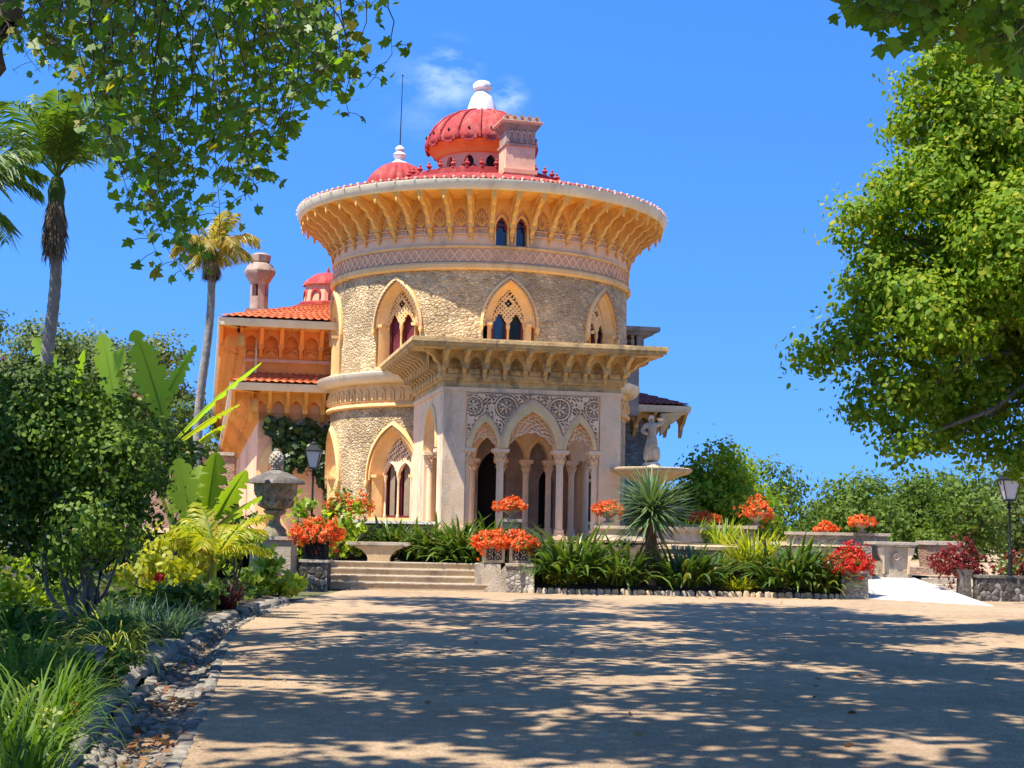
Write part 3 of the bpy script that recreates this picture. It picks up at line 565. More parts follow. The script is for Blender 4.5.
# ------------------------------------------------------------------ drum windows
def drum_window(kind):
    r = RW; mf = lambda s, z, d=0: ((r-d)*math.sin(s/r), -(r-d)*math.cos(s/r), z)
    up = kind == 'upper'
    if up: z0, zs, wi, hi, wo, ho, zb, dp = 6.3, 7.55, .54, 1.12, .86, 1.46, 7.5, .24
    else:  z0, zs, wi, hi, wo, ho, zb, dp = 1.72, 2.95, .58, 1.22, 1.0, 1.62, 2.85, .30
    m = MB()
    arch_band(m, mf, 0, wi, hi, wo*.93, ho*.95, zs-.02, zs, dp, -.01, dp+.04, 0, 14, False)            # splayed arch
    arch_band(m, mf, 0, wo*.86, ho*.90, wo*.91, ho*.94, zb, zs, -.06, -.06, .06, 0, 14, True)           # roll
    arch_band(m, mf, 0, wo*.94, ho*.965, wo*1.04, ho*1.03, zb, zs, -.12, -.07, .02, 0, 14, True)         # hood
    wj = wo*.78
    for sg in (-1, 1):                                                                                  # jambs
        a, c = sorted((sg*wi, sg*wj)); m.prism([(a, z0), (c, z0), (c, zs), (a, zs)], lambda s, z, t: mf(s, z, t+(dp*.85 if abs(abs(s)-wi) < .01 else 0)), -.03, dp+.03)
        m.prism([(sg*wo*.93, zb), (sg*wo*1.06, zb), (sg*wo*1.06, zb-.08), (sg*wo, zb-.22), (sg*wo*.93, zb-.08)], lambda s, z, t: mf(s, z, t), -.11, .02)
        m.prism([(sg*wi*1.0, zs-.02), (sg*wj*1.04, zs-.02), (sg*wj*1.04, zs+.07), (sg*wi, zs+.07)], lambda s, z, t: mf(s, z, t), -.05, dp)
    m.prism([(-wj-.06, z0-.1), (wj+.06, z0-.1), (wj+.06, z0), (-wj-.06, z0)], lambda s, z, t: mf(s, z, t), -.08, dp+.1)
    op = dict(s=0, w=wo*.92, zs=zs, h=ho*.95)
    if up:
        for i in range(-13, 14):
            x = op['w']*math.sin(i/13*PI/2); z = arch_z(op, x); m.prism([(x-.022, z-.03), (x+.022, z-.03), (x+.022, z+.03), (x-.022, z+.03)], lambda s, zz, t: mf(s, zz, t), -.14, -.02, 1)
    o = m.build('window', [M['ochre_pale'], M['chim']], pal)
    lw = (wi-.06)/2; lc = wi/2+.0; lz = zs+(.02 if up else .05)
    def solid(x, z):
        if not inarch(x, z, wi, z0, zs, hi): return False
        for sg in (-1, 1):
            xx = x-sg*lc
            if inarch(xx, z, lw*.72, z0-1, lz, lw*1.45) or (xx-lw*.42)**2+(z-lz-.03)**2 < (lw*.5)**2 or (xx+lw*.42)**2+(z-lz-.03)**2 < (lw*.5)**2: return False
            if z < lz and abs(xx) < lw: return False
        cz = zs+hi*.62
        if up:
            if any((x-a)**2+(z-cz-c)**2 < .055**2 for a, c in ((.07, 0), (-.07, 0), (0, .07), (0, -.07))): return False
            d = arch_z(dict(s=0, w=wi, zs=zs, h=hi), x)-z
            if .05 < d < .17 and (math.sin(x*40)*math.sin(z*34)) > .15: return False
            if z > lz+.18 and (x*x+(z-cz)**2) > .17**2 and math.sin(x*46+1)*math.sin(z*46) > .45: return False
        else:
            if z > lz+.42 and math.sin(x*44+math.sin(z*30))*math.sin(z*40+x*18) > .05: return False
        return True
    t = MB(); stencil(t, mf, -wi, wi, lz-.1, zs+hi, .018, solid, dp+.0, dp+.06)
    if not up:
        for sg in (-1, 1): arch_band(t, lambda s, z, d=0: mf(s, z, d+dp), sg*lc, lw*1.0, lw*1.5, lw*1.25, lw*1.85, lz-.02, lz, -.05, -.03, .02, 0, 10)
    t.build('tracery', M['lime'] if not up else M['ochre_pale'], o)
    t = MB()
    for x in ((0,) if up else (-wi+.04, 0, wi-.04)):
        c = mf(x, 0, dp+.03); t.lathe([(.055, z0), (.055, z0+.08), (.036, z0+.12), (.034, lz-.22), (.04, lz-.2), (.036, lz-.17), (.065, lz-.06), (.07, lz+.01)], 10, (c[0], c[1], 0))
    t.build('mullion', M['lime'] if not up else M['ochre_pale'], o)
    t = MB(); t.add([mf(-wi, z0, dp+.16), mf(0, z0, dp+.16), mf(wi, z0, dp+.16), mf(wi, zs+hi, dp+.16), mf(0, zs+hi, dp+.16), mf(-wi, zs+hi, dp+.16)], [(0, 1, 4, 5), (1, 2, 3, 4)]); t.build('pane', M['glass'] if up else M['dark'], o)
    t = MB(); zt = lz+lw*1.2
    for sg in (-1, 1):
        for x in (sg*.05, sg*(wi-.05)): t.prism([(x-.035, z0), (x+.035, z0), (x+.035, zt), (x-.035, zt)], lambda s, z, q: mf(s, z, q), dp+.1, dp+.14)
        t.prism([(sg*.05, z0), (sg*(wi-.05), z0), (sg*(wi-.05), z0+.07), (sg*.05, z0+.07)], lambda s, z, q: mf(s, z, q), dp+.1, dp+.14)
        if not up:
            x = sg*lc; t.prism([(x-.13, z0+.07), (x+.07, z0+.07), (x+.07, zt), (x-.13, zt)], lambda s, z, q: mf(s, z, q), dp+.13, dp+.15, 1)
    t.build('sash', [M['sash'], M['curtain']], o)
    return o
wu = drum_window('upper'); wlw = drum_window('lower')
for i, f in enumerate(WIN):
    o = wu if i == 0 else copy_tree(wu, pal); o.rotation_euler.z = f
for o in [c for c in pal.children if c.name.startswith('window') and abs(c.rotation_euler.z-WIN[1]) < .01]:
    for c in o.children:
        if c.name.startswith('pane'): c.data = c.data.copy(); c.data.materials[0] = M['sash']
k0 = False
for i, f in enumerate(WIN):
    if abs(f-R(11.8)) < .1: continue
    o = wlw if not k0 else copy_tree(wlw, pal); k0 = True; o.rotation_euler.z = f

# ------------------------------------------------------------------ entrance porch
UL, UR, VF, ZF = -2.72, 2.12, -9.64, 1.2
fm = lambda s, z, d=0: P(s, VF+d, z)
lm = lambda s, z, d=0: P(UL+d, s, z)
rm_ = lambda s, z, d=0: P(UR-d, s, z)
m = MB(); cen = -.325
AR = [(-1.60, .35, .70, 3.60), (cen, .66, 1.0, 3.60), (.975, .37, .74, 3.60)]           # s, half width, rise, springing
wall(m, fm, -2.10, 1.52, 3.58, 5.06, [dict(s=s, w=w, z0=3.58, zs=z, h=h) for s, w, h, z in AR], .34, .5, 1, 1, 12)
for u0, u1 in ((UL, -2.12), (1.54, UR)): fbox(m, u0, u1, VF-.02, VF+.5, ZF, 5.06); fbox(m, u0-.03, u1+.03, VF-.06, VF+.5, ZF, 1.5)
for (vm, sg, uu) in ((lm, 1, UL), (rm_, -1, UR)):
    op = dict(s=-7.6, w=1.05, z0=3.58, zs=3.62, h=1.1)
    wall(m, vm, -8.75, -6.4, 3.58, 5.06, [op], .34, .5, 1, 1, 12)
    a, c = (uu, uu+.34) if sg > 0 else (uu-.34, uu)
    fbox(m, a, c, VF+.5, -8.75, ZF, 5.06); fbox(m, a, c, -6.4, -3.6, ZF, 5.06)
    arch_band(m, vm, -7.6, 1.05, 1.1, 1.18, 1.25, 3.58, 3.62, -.06, -.04, .02, 2, 12, False)
for z0, z1, o in ((5.06, 5.17, .05), (5.17, 5.34, .0), (5.34, 5.42, .08), (5.42, 5.5, .14)): fbox(m, UL-o, UR+o, VF-o, -3.7, z0, z1, 3 if z0 > 5.1 else 0)
fbox(m, UL+.3, UR-.3, VF+.4, -3.8, ZF-.1, ZF)
porch = B(m, 'porch_wall', [M['lime'], M['lime'], M['lime_arch'], M['lime_old']], pal)
# pointed archivolts with their tracery
for s, w, h, z in AR:
    t = MB(); arch_band(t, fm, s, w*.98, h*.98, w*1.22, h*1.22, 3.58, z, -.10, -.06, .05, 0, 14, False); arch_band(t, fm, s, w*1.22, h*1.22, w*1.34, h*1.33, 3.58, z, -.05, -.02, .02, 1, 14, False)
    t.build('archivolt', [M['lime_arch'], M['lime']], porch, ORG)
    t = MB(); big = w > .5
    def solid(x, zz, s=s, w=w, h=h, z=z, big=big):
        x -= s
        if not inarch(x, zz, w, 3, z, h): return False
        k = abs(x)/w; low = z+(.40*h*(1-k*k)+.05*h*abs(math.sin(k*PI*2.5))) if big else z+.30*h*(1-k*k)+.12*h*abs(math.sin(k*PI*1.5))
        if zz < low: return False
        if zz < low+.035: return True
        rr = math.hypot(x, zz-z); ang = math.atan2(x, zz-z)
        return not (math.sin(ang*(18 if big else 11)+rr*14)*math.sin(rr*62) > .18 or math.sin(ang*(18 if big else 11)-rr*14)*math.sin(rr*62+1.6) > .5)
    stencil(t, fm, s-w, s+w, z, z+h, .017, solid, .06, .14); t.build('tracery', M['lime'], porch, ORG)
# carved panel over the arches
def carved(x, z):
    for s, w, h, zz in AR:
        if inarch(x-s, z, w*1.36, 3, zz, h*1.35): return False
    if not (-2.08 < x < 1.50 and 3.66 < z < 5.02): return False
    for rx_, rz_, rr in ((-1.04, 4.68, .30), (.41, 4.66, .30), (-1.93, 4.70, .25), (1.36, 4.68, .25)):
        d = math.hypot(x-rx_, z-rz_)
        if d < rr:
            a = math.atan2(x-rx_, z-rz_)
            if d > rr*.86: return True
            if d > rr*.72: return False
            if d > rr*.6: return int((a+3.2)*5) % 2 == 0
            return d < rr*.52 and (d < rr*.12 or math.cos(a*6) > -.1)
        if d < rr+.03: return False
    return math.sin(x*31+2.2*math.sin(z*19))*math.sin(z*33+1.9*math.sin(x*22)) < .2
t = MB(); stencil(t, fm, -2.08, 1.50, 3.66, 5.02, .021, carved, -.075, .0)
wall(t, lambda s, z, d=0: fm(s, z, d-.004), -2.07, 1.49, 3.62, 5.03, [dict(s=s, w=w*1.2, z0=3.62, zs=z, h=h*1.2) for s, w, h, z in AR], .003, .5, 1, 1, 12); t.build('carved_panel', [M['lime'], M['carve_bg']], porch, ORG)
# cornice: slab, brackets with shell niches
t = MB(); o = 1.02
for z0, z1, q in ((6.10, 6.16, o-.12), (6.16, 6.24, o-.05), (6.24, 6.32, o), (6.32, 6.36, o-.03)): fbox(t, UL-q, UR+q, VF-q, -3.4, z0, z1)
fbox(t, UL-.12, UR+.12, VF-.12, -3.6, 5.49, 6.11)
nbr = 10; bs = (UR-UL+.1)/(nbr-1)
fm3 = lambda s, z, d=0: P(s, VF-.42+d, z); lm3 = lambda s, z, d=0: P(UL-.42+d, s, z)
wall(t, fm3, UL-.05, UR+.05, 5.62, 6.12, [dict(s=UL-.05+bs*(i+.5), w=.19, z0=5.62, zs=5.66, h=.30) for i in range(nbr-1)], .30, 9, 1, 1, 6)
wall(t, lm3, VF-.05, VF-.05+bs*9, 5.62, 6.12, [dict(s=VF-.05+bs*(i+.5), w=.19, z0=5.62, zs=5.66, h=.30) for i in range(9)], .30, 9, 1, 1, 6)
for i in range(nbr-1):
    s = UL-.05+bs*(i+.5)
    for q in range(-3, 4): t.tube([P(s, VF-.13, 5.66), P(s+.12*math.sin(q*.4), VF-.17, 5.68+.16*math.cos(q*.4)), P(s+.18*math.sin(q*.4), VF-.3, 5.7+.25*math.cos(q*.4))], .013, 4, 1)
    t.box(P(s, VF-.14, 5.585), (.3, .06, .13), TH, 1)
corn = t.build('cornice', [M['lime_old'], M['lime_old']], porch, ORG)
cb = MB(); prof = [(.1, 5.47), (.17, 5.48), (.2, 5.58), (.28, 5.62), (.34, 5.76), (.48, 5.80), (.60, 5.93), (.76, 5.96), (.90, 6.04), (.92, 6.12), (.1, 6.12)]
cb.prism(prof, lambda r, z, t: (t, -r, z), -.055, .055); cb.prism([(.2, 5.85), (.5, 6.0), (.9, 6.07), (.9, 6.12), (.2, 6.12)], lambda r, z, t: (t, -r, z), -.085, .085)
cb.lathe([(.0, 5.36), (.04, 5.42), (.05, 5.5)], 6, (0, -.15, 0))
c0 = cb.build('corbel', M['lime_old'], porch)
def place_corbel(u, v, rz, first=False):
    c = c0 if first else c0.copy()
    if not first: COL.objects.link(c); c.parent = porch
    p = P(u, v, 0); c.location = (p[0]-CX, p[1]-CY, 0); c.rotation_euler.z = rz
for i in range(nbr): place_corbel(UL-.05+bs*i, VF, TH, i == 0)
for i in range(1, 10): place_corbel(UL, VF-.05+bs*i, TH-PI/2)
for i in range(1, 6): place_corbel(UR, VF-.05+bs*i, TH+PI/2)
place_corbel(UL+.05, VF+.05, TH-PI/4); place_corbel(UR-.05, VF+.05, TH+PI/4)
# columns with foliate capitals
def col_mesh(zt, r=.098, hb=.42):
    c = MB(); c.lathe([(r*1.75, ZF), (r*1.75, ZF+.1), (r*1.6, ZF+.13), (r*1.3, ZF+.2), (r*1.45, ZF+.25), (r*1.05, ZF+.29), (r, ZF+.33), (r*.95, zt-hb), (r*1.15, zt-hb+.015), (r*1.15, zt-hb+.045), (r*.95, zt-hb+.06)], 18)
    c.lathe([(r*.95, zt-hb+.05), (r*1.1, zt-hb+.12), (r*1.35, zt-.2), (r*1.9, zt-.09)], 18)
    for ring, (zz, rr, hh) in enumerate(((zt-hb+.06, r*1.05, .15), (zt-hb+.18, r*1.3, .15))):
        for i in range(8):
            a = 2*PI*(i+.5*ring)/8; d = (math.sin(a), -math.cos(a))
            pts = [(d[0]*(rr+k*.0+(.0, .03, .075, .09)[k]), d[1]*(rr+(.0, .03, .075, .09)[k]), zz+hh*(0, .55, .95, .8)[k]) for k in range(4)]
            strip(c, pts, [.045, .05, .035, .02], (math.cos(a), math.sin(a), 0), 0, .1)
    c.box((0, 0, zt-.045), (r*4.3, r*4.3, .09)); c.box((0, 0, zt-.1), (r*3.8, r*3.8, .03)); c.box((0, 0, ZF+.05), (r*3.9, r*3.9, .1))
    return c
cm = col_mesh(3.58).build('porch_column', M['lime'], porch)
first = True
for u in (-2.06, -1.14, .49, 1.46):
    c = cm if first else cm.copy()
    if not first: COL.objects.link(c); c.parent = porch
    first = False; p = P(u, VF+.16, 0); c.location = (p[0]-CX, p[1]-CY, 0); c.rotation_euler.z = TH
for uu in (UL+.16, UR-.16):
    for v in (-8.6, -6.55):
        c = cm.copy(); COL.objects.link(c); c.parent = porch; p = P(uu, v, 0); c.location = (p[0]-CX, p[1]-CY, 0); c.rotation_euler.z = TH
# inner screen of the porch with its own columns, dark doors behind
t = MB(); vi = -7.1; im = lambda s, z, d=0: P(s, vi+d, z)
IN = [-2.0, -1.42, -.60, .12, .78, 1.45]
ops = [dict(s=(a+c)/2, w=(c-a)/2-.05, z0=3.42, zs=3.44, h=min(.75, (c-a)/2+.18)) for a, c in zip(IN, IN[1:])]
wall(t, im, UL+.3, UR-.3, 3.42, 5.1, ops, .3, .5, 0, 0, 10)
for o_ in ops: arch_band(t, im, o_['s'], o_['w'], o_['h'], o_['w']+.1, o_['h']+.12, 3.42, o_['zs'], -.06, -.03, .02, 1, 10, False)
wall(t, lambda s, z, d=0: P(s, -5.75+d, z), UL+.3, UR-.3, ZF, 5.1, [dict(s=-1.45, w=.36, z0=ZF, zs=2.9, h=.6), dict(s=-.62, w=.42, z0=ZF, zs=3.0, h=.7), dict(s=1.0, w=.22, z0=ZF+.3, zs=2.8, h=.4)], .3, .5, 2, 2, 8)
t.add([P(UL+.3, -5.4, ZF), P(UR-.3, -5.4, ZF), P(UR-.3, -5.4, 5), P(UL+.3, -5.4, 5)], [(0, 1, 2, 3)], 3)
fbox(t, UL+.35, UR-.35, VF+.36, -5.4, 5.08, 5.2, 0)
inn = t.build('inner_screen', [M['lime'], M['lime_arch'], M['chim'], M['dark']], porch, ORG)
ci = col_mesh(3.42, .085, .4).build('porch_column', M['lime'], porch)
for i, u in enumerate(IN):
    c = ci if i == 0 else ci.copy()
    if i: COL.objects.link(c); c.parent = porch
    p = P(u, vi+.15, 0); c.location = (p[0]-CX, p[1]-CY, 0); c.rotation_euler.z = TH

# ------------------------------------------------------------------ wings of the palace
def tiles(mb, a, bq, c, d, ncol, nrow, mi=0, amp=.05):
    """corrugated tile slope: a-b is the eave (left to right), d-c the top edge"""
    a, bq, c, d = map(Vector, (a, bq, c, d)); nrm = (bq-a).cross(d-a).normalized()
    if nrm.z < 0: nrm = -nrm
    nx = ncol*5; vs = []
    for j in range(nrow*2):
        t = (j//2+(j % 2)*1.0)/nrow; off = .0 if j % 2 else .035
        for i in range(nx+1):
            s = i/nx; p = a.lerp(bq, s).lerp(d.lerp(c, s), t); ph = (i % 5)/5*2*PI
            vs.append(p+nrm*(off+amp*(.5+.5*math.cos(ph))))
    fs = [(j*(nx+1)+i, j*(nx+1)+i+1, (j+1)*(nx+1)+i+1, (j+1)*(nx+1)+i) for j in range(nrow*2-1) for i in range(nx)]
    mb.add(vs, fs, mi)
def eave_run(name, p0, p1, inward, over, zt, zb, mw, ms, parent, nb, cap=99, nst=12):
    """a straight bracketed eave along p0->p1 (u,v); inward = unit (u,v) towards the wall"""
    L_ = math.hypot(p1[0]-p0[0], p1[1]-p0[1]); du = ((p1[0]-p0[0])/L_, (p1[1]-p0[1])/L_)
    q = lambda s, d, z: P(p0[0]+du[0]*s+inward[0]*d, p0[1]+du[1]*s+inward[1]*d, z)
    t = MB(); t.add([q(0, 0, zt-.2), q(L_, 0, zt-.2), q(L_, over, zt-.32), q(0, over, zt-.32)], [(0, 1, 2, 3)], 0)
    t.prism([(-.03, zt-.24), (-.10, zt-.12), (-.12, zt), (0, zt+.01), (.04, zt-.05), (.1, zt-.22)], lambda d, z, s: q(s, d, z), -.1, L_+.1, 2)
    sp = L_/nb; mfw = lambda s, z, d=0: q(s, over*.62+d, z)
    ops = [dict(s=sp*(i+.5), w=sp*.36, z0=zb+.22, zs=zb+.34, h=sp*.5) for i in range(nb)]
    wall(t, mfw, 0, L_, zb+.22, zt-.27, ops, over*.3, 99, 1, 1, 5)
    for i in range(min(nb, nst)):
        s = sp*(i+.5); stencil(t, lambda x, z, d=0: q(x, over*.95+d, z), s-sp*.34, s+sp*.34, zb+.02, zb+.24, .03, lambda x, z: abs((x-s)**2+(z-zb-.02)**2-.03) > .012 and math.sin((x-s)*50)*math.sin((z-zb)*50) < .5, -.04, 0, 1, 3)
    e = t.build(name, [ms, mw, M['gutter']], parent, ORG)
    bk = MB(); prof = [(over, zb-.08), (over-.1, zb), (over*.72, zb+.3), (over*.5, zb+.42), (over*.22, zt-.34), (.06, zt-.28), (.06, zt-.21), (over, zt-.3)]
    o0 = q(0, 0, 0)
    bk.prism(prof, lambda d, z, s: tuple(Vector(q(s, d, z))-Vector(o0)), -.06, .06)
    c = bk.build('corbel', mw, e)
    for i in range(min(nb+1, cap) if nb < 20 else nb):
        k = c if i == 0 else c.copy()
        if i: COL.objects.link(k); k.parent = e
        pp = Vector(q(sp*i, 0, 0)); k.location = (pp.x-CX, pp.y-CY, 0)
    return e
# left wing (long body of the palace going back)
m = MB()
fbox(m, -7.65, -2.5, 1.0, 60, 5.4, 8.0, 0); fbox(m, -7.15, -2.5, 1.05, 59.5, .6, 5.4, 1)
fbox(m, -7.70, -2.5, .94, 1.0, 6.75, 6.86, 2); fbox(m, -7.70, -2.5, .94, 1.0, 6.2, 6.34, 2)
wing = B(m, 'wing_wall', [M['orange'], M['pink'], M['salmon']], pal)
t = MB(); mfw = lambda s, z, d=0: P(s, 1.05-.0+d, z)
arch_band(t, mfw, -5.9, .9, 1.0, 1.2, 1.35, 1.2, 3.2, -.12, -.05, .0, 0, 12); t.build('window_surround', M['ochre_pale'], wing, ORG)
eave_run('wing_eave', (-8.45, .1), (-3.9, .1), (0, 1), .9, 8.05, 6.95, M['orange'], M['ochre'], pal, 7)
eave_run('wing_eave', (-8.45, 60), (-8.45, .1), (1, 0), .8, 8.05, 6.95, M['ochre'], M['ochre'], pal, 84)
eave_run('lower_wing_eave', (-8.0, .2), (-3.9, .2), (0, 1), .85, 5.98, 4.85, M['ochre'], M['ochre'], pal, 7)
eave_run('lower_wing_eave', (-8.0, 58), (-8.0, .2), (1, 0), .85, 5.98, 4.85, M['ochre'], M['ochre'], pal, 80)
m = MB(); tiles(m, P(-8.5, .05, 8.08), P(-3.0, .05, 8.08), P(-3.0, 4.2, 9.3), P(-4.6, 4.2, 9.3), 22, 10)
m.add([P(-8.5, .05, 8.08), P(-8.5, 60, 8.08), P(-4.6, 60, 9.3), P(-4.6, 4.2, 9.3)], [(0, 1, 2, 3)]); m.add([P(-4.6, 4.2, 9.3), P(-4.6, 60, 9.3), P(4.6, 60, 9.3), P(4.6, 4.2, 9.3)], [(0, 1, 2, 3)])
B(m, 'wing_roof', M['tile'], pal, 60)
m = MB(); tiles(m, P(-8.05, .12, 6.0), P(-3.0, .12, 6.0), P(-3.0, 1.1, 6.42), P(-7.3, 1.1, 6.42), 20, 4)
m.add([P(-8.05, .12, 6.0), P(-8.05, 58, 6.0), P(-7.6, 58, 6.4), P(-7.6, 1.1, 6.4)], [(0, 1, 2, 3)]); B(m, 'verandah_roof', M['tile'], pal, 60)
m = MB(); m.tube([P(-7.3, .9, 5.95), P(-7.3, .9, 8.0)], .035, 8); m.tube([P(-4.75, .95, 1.2), P(-4.75, .95, 5.9)], .04, 8); B(m, 'downpipe', M['gutter'], pal)
# octagonal chimney on the wing roof
q = W(259, 302, 49.5); q2 = W(259, 262, 49.5)
m = MB(); cz = q.z-.45; H = q2.z-cz
wall(m, lambda s, z, d=0: (q.x+(.31-d)*math.sin(s/.31), q.y-(.31-d)*math.cos(s/.31), z), -PI*.31, PI*.31, cz, cz+H*.62, [dict(s=(i-2+.5)*2*PI*.31/4+.13, w=.12, z0=cz+.62, zs=cz+.95, h=.13) for i in range(4)], .12, .3, 0, 0, 4)
m.lathe([(.31, H*.56), (.34, H*.6), (.50, H*.74), (.54, H*.8), (.54, H*.82)], 8, (q.x, q.y, cz), 1); m.lathe([(.54, H*.82), (.44, H*.93), (.3, H*.98), (.34, H*1.0), (.36, H*1.12), (.2, H*1.16), (0, H*1.16)], 8, (q.x, q.y, cz), 0)
m.box((q.x, q.y, cz-.1), (.95, .95, .5), TH, 0)
B(m, 'wing_chimney', [M['chim'], M['chim']], pal)
# red dormer lantern on the wing roof, behind the tower
q = W(327, 311, 56)
m = MB(); m.lathe([(1.25, -.6), (1.25, .2), (1.15, .25)], 8, (q.x, q.y, q.z), 0); m.lathe([(1.0, .2), (.85, .95), (.9, 1.0)], 8, (q.x, q.y, q.z), 1); m.lathe([(1.0, .95), (.9, 1.15), (.55, 1.4), (.1, 1.5), (0, 1.75)], 8, (q.x, q.y, q.z), 0)
for i in range(8):
    a = PI/8+i*PI/4; mfd = lambda s, z, d=0: (q.x+math.cos(a)*s+math.sin(a)*(.9-d), q.y+math.sin(a)*s-math.cos(a)*(.9-d), q.z+z); arch_band(m, mfd, 0, .15, .2, .22, .28, .22, .5, -.02, -.02, .1, 0, 5)
    m.add([mfd(-.15, .22, -.0), mfd(.15, .22, 0), mfd(.15, .62, .06), mfd(-.15, .62, .06)], [(0, 1, 2, 3)], 2)
B(m, 'roof_lantern', [M['red'], M['salmon'], M['dark']], pal, 30)
# right wing: grey terrace block with balustrade, lower roof
m = MB(); fbox(m, 3.4, 5.72, .6, 3.2, 5.4, 7.62, 0); fbox(m, 3.4, 5.90, .5, 3.2, 7.62, 7.74, 0); fbox(m, 3.4, 6.35, .2, 3.4, 8.29, 8.44, 0); fbox(m, 3.4, 6.15, .35, 3.3, 8.17, 8.29, 0); fbox(m, 5.6, 5.85, .5, .75, 7.74, 8.17, 0)
tb = B(m, 'terrace_block', M['grime'], pal)
t = MB()
for i in range(8): p = P(3.65+.26*i, .62, 7.74); t.lathe([(.08, 0), (.08, .05), (.04, .08), (.085, .2), (.045, .36), (.08, .4), (.08, .43)], 8, p)
for i in range(8): p = P(5.68, .9+.27*i, 7.74); t.lathe([(.08, 0), (.08, .05), (.04, .08), (.085, .2), (.045, .36), (.08, .4), (.08, .43)], 8, p)
t.build('balustrade', M['stone'], tb, ORG)
m = MB(); fbox(m, 2.5, 7.2, 3.9, 40, .6, 5.7, 0); fbox(m, 7.2, 7.32, 3.86, 4.4, .6, 5.7, 1); B(m, 'wing_wall', [M['rubble_grey'], M['lime']], pal)
eave_run('wing_eave', (3.0, 3.0), (8.3, 3.0), (0, 1), .9, 5.98, 4.95, M['ochre_pale'], M['ochre_pale'], pal, 9, 99, 5)
eave_run('wing_eave', (8.3, 3.0), (8.3, 40), (-1, 0), 1.05, 5.98, 4.95, M['ochre_pale'], M['ochre_pale'], pal, 50, 99, 0)
m = MB(); tiles(m, P(3, 2.95, 6.0), P(8.35, 2.95, 6.0), P(6.6, 5, 6.65), P(3, 5, 6.65), 22, 6); m.add([P(8.35, 2.95, 6.0), P(8.35, 40, 6.0), P(6.6, 40, 6.65), P(6.6, 5, 6.65)], [(0, 1, 2, 3)]); B(m, 'wing_roof', M['tile_dark'], pal, 60)

# ================================================================== terrace, steps, walls
def slab_run(mb, pts, z0, z1, th, mi=0, closed=False):
    """a wall of thickness th along ground points"""
    for a, c in zip(pts, pts[1:]):
        a = Vector((a[0], a[1], 0)); c = Vector((c[0], c[1], 0)); d = c-a; mid = (a+c)/2
        mb.box((mid.x, mid.y, (z0+z1)/2), (d.length+.0, th, z1-z0), math.atan2(d.y, d.x), mi)
flat('terrace', [(-30, 42.5), (-4.4, 39.6), (-2.9, 38.4), (-2.0, 37.3), (2.5, 37.3), (9.2, 37.6), (9.2, 45), (12, 60), (12, 200), (-30, 200)], ZF-.02, M['court'])
flat('side_landing', [(8.9, 38.25), (60, 38.25), (60, 200), (11.9, 200), (11.9, 60), (9.1, 45)], .45, M['court'])
xl, xr = G(322, 590).x, G(492, 592).x
b = MB()
for i in range(4):
    y0 = 34.35+.40*i; b.box(((xl-.3+xr)/2, y0+1.0, .15*i+.075), (xr-xl+.3, 2.0, .15)); b.box(((xl-.3+xr)/2, y0+.18, .15*i+.158), (xr-xl+.3, .42, .026), 0, 1)
b.box(((xl+xr)/2-.2, 37.2, .30), (xr-xl+.4, 1.9, .56))
tag(b.build('steps', [M['stone_warm'], M['stone']], smooth=0), kind='structure')
# planted slopes in front of the terrace
def slope(name, p):
    b = MB(); b.add(p, [(0, 1, 2, 3)]); tag(b.build(name, M['soil'], smooth=0), kind='structure')
slope('border_bed', [(xr+.6, 34.3, .06), (8.25, 34.5, .06), (8.4, 37.4, 1.15), (xr+.4, 37.4, 1.15)])
slope('upper_bed', [(-5.0, 36.9, .6), (xr+.4, 36.9, .6), (xr+.4, 38.2, 1.1), (-5.2, 38.7, 1.1)])
# pebble edging along the border
b = MB(); x = xr+.75
while x < 8.1:
    w_ = random.uniform(.10, .19); stone(b, (x, 34.22+.02*x, .05), w_, .13, random.uniform(.11, .17), random.uniform(-.2, .2), random.choice((0, 0, 1))); x += w_+.015
tag(b.build('border_edging', [M['stone'], M['stone_warm']], smooth=50), kind='structure')

def thing_mesh(mb, name, m, label, cat, group=None, smooth=35, loc=None):
    o = mb.build(name, m, None, loc or (0, 0, 0), smooth)
    if loc: o.location = loc
    return tag(o, label, cat, group)
# terrace wall left of the porch
b = MB(); pA, pB = W(338, 524, 38.9), W(446, 526, 38.0); b.box(((pA.x+pB.x)/2, 38.55, 1.0), ((pB.x-pA.x), .35, 1.1), -.03); b.box(((pA.x+pB.x)/2, 38.52, 1.59), ((pB.x-pA.x)+.1, .46, .07), -.03, 1)
thing_mesh(b, 'terrace_wall', [M['stone_dark'], M['white']], 'low dark terrace wall with a pale coping below the left arched window', 'wall')
# stone bench on its pedestal
p = W(379, 567, 36.35); be = empty('stone_bench', (p.x, p.y, .585), 0, 'pale stone bench slab on one flared pedestal at the top of the steps', 'bench')
b = MB(); b.box((0, 0, .47), (1.56, .52, .07)); b.box((0, 0, .42), (1.44, .46, .04)); b.build('seat', M['stone'], be)
b = MB(); b.prism([(-.28, 0), (.28, 0), (.28, .06), (.27, .10), (.30, .18), (.42, .30), (.58, .37), (.58, .405), (-.58, .405), (-.58, .37), (-.42, .30), (-.30, .18), (-.27, .10), (-.28, .06)], lambda x, z, t: (x, t, z), -.19, .19); b.build('pedestal', M['stone_warm'], be)
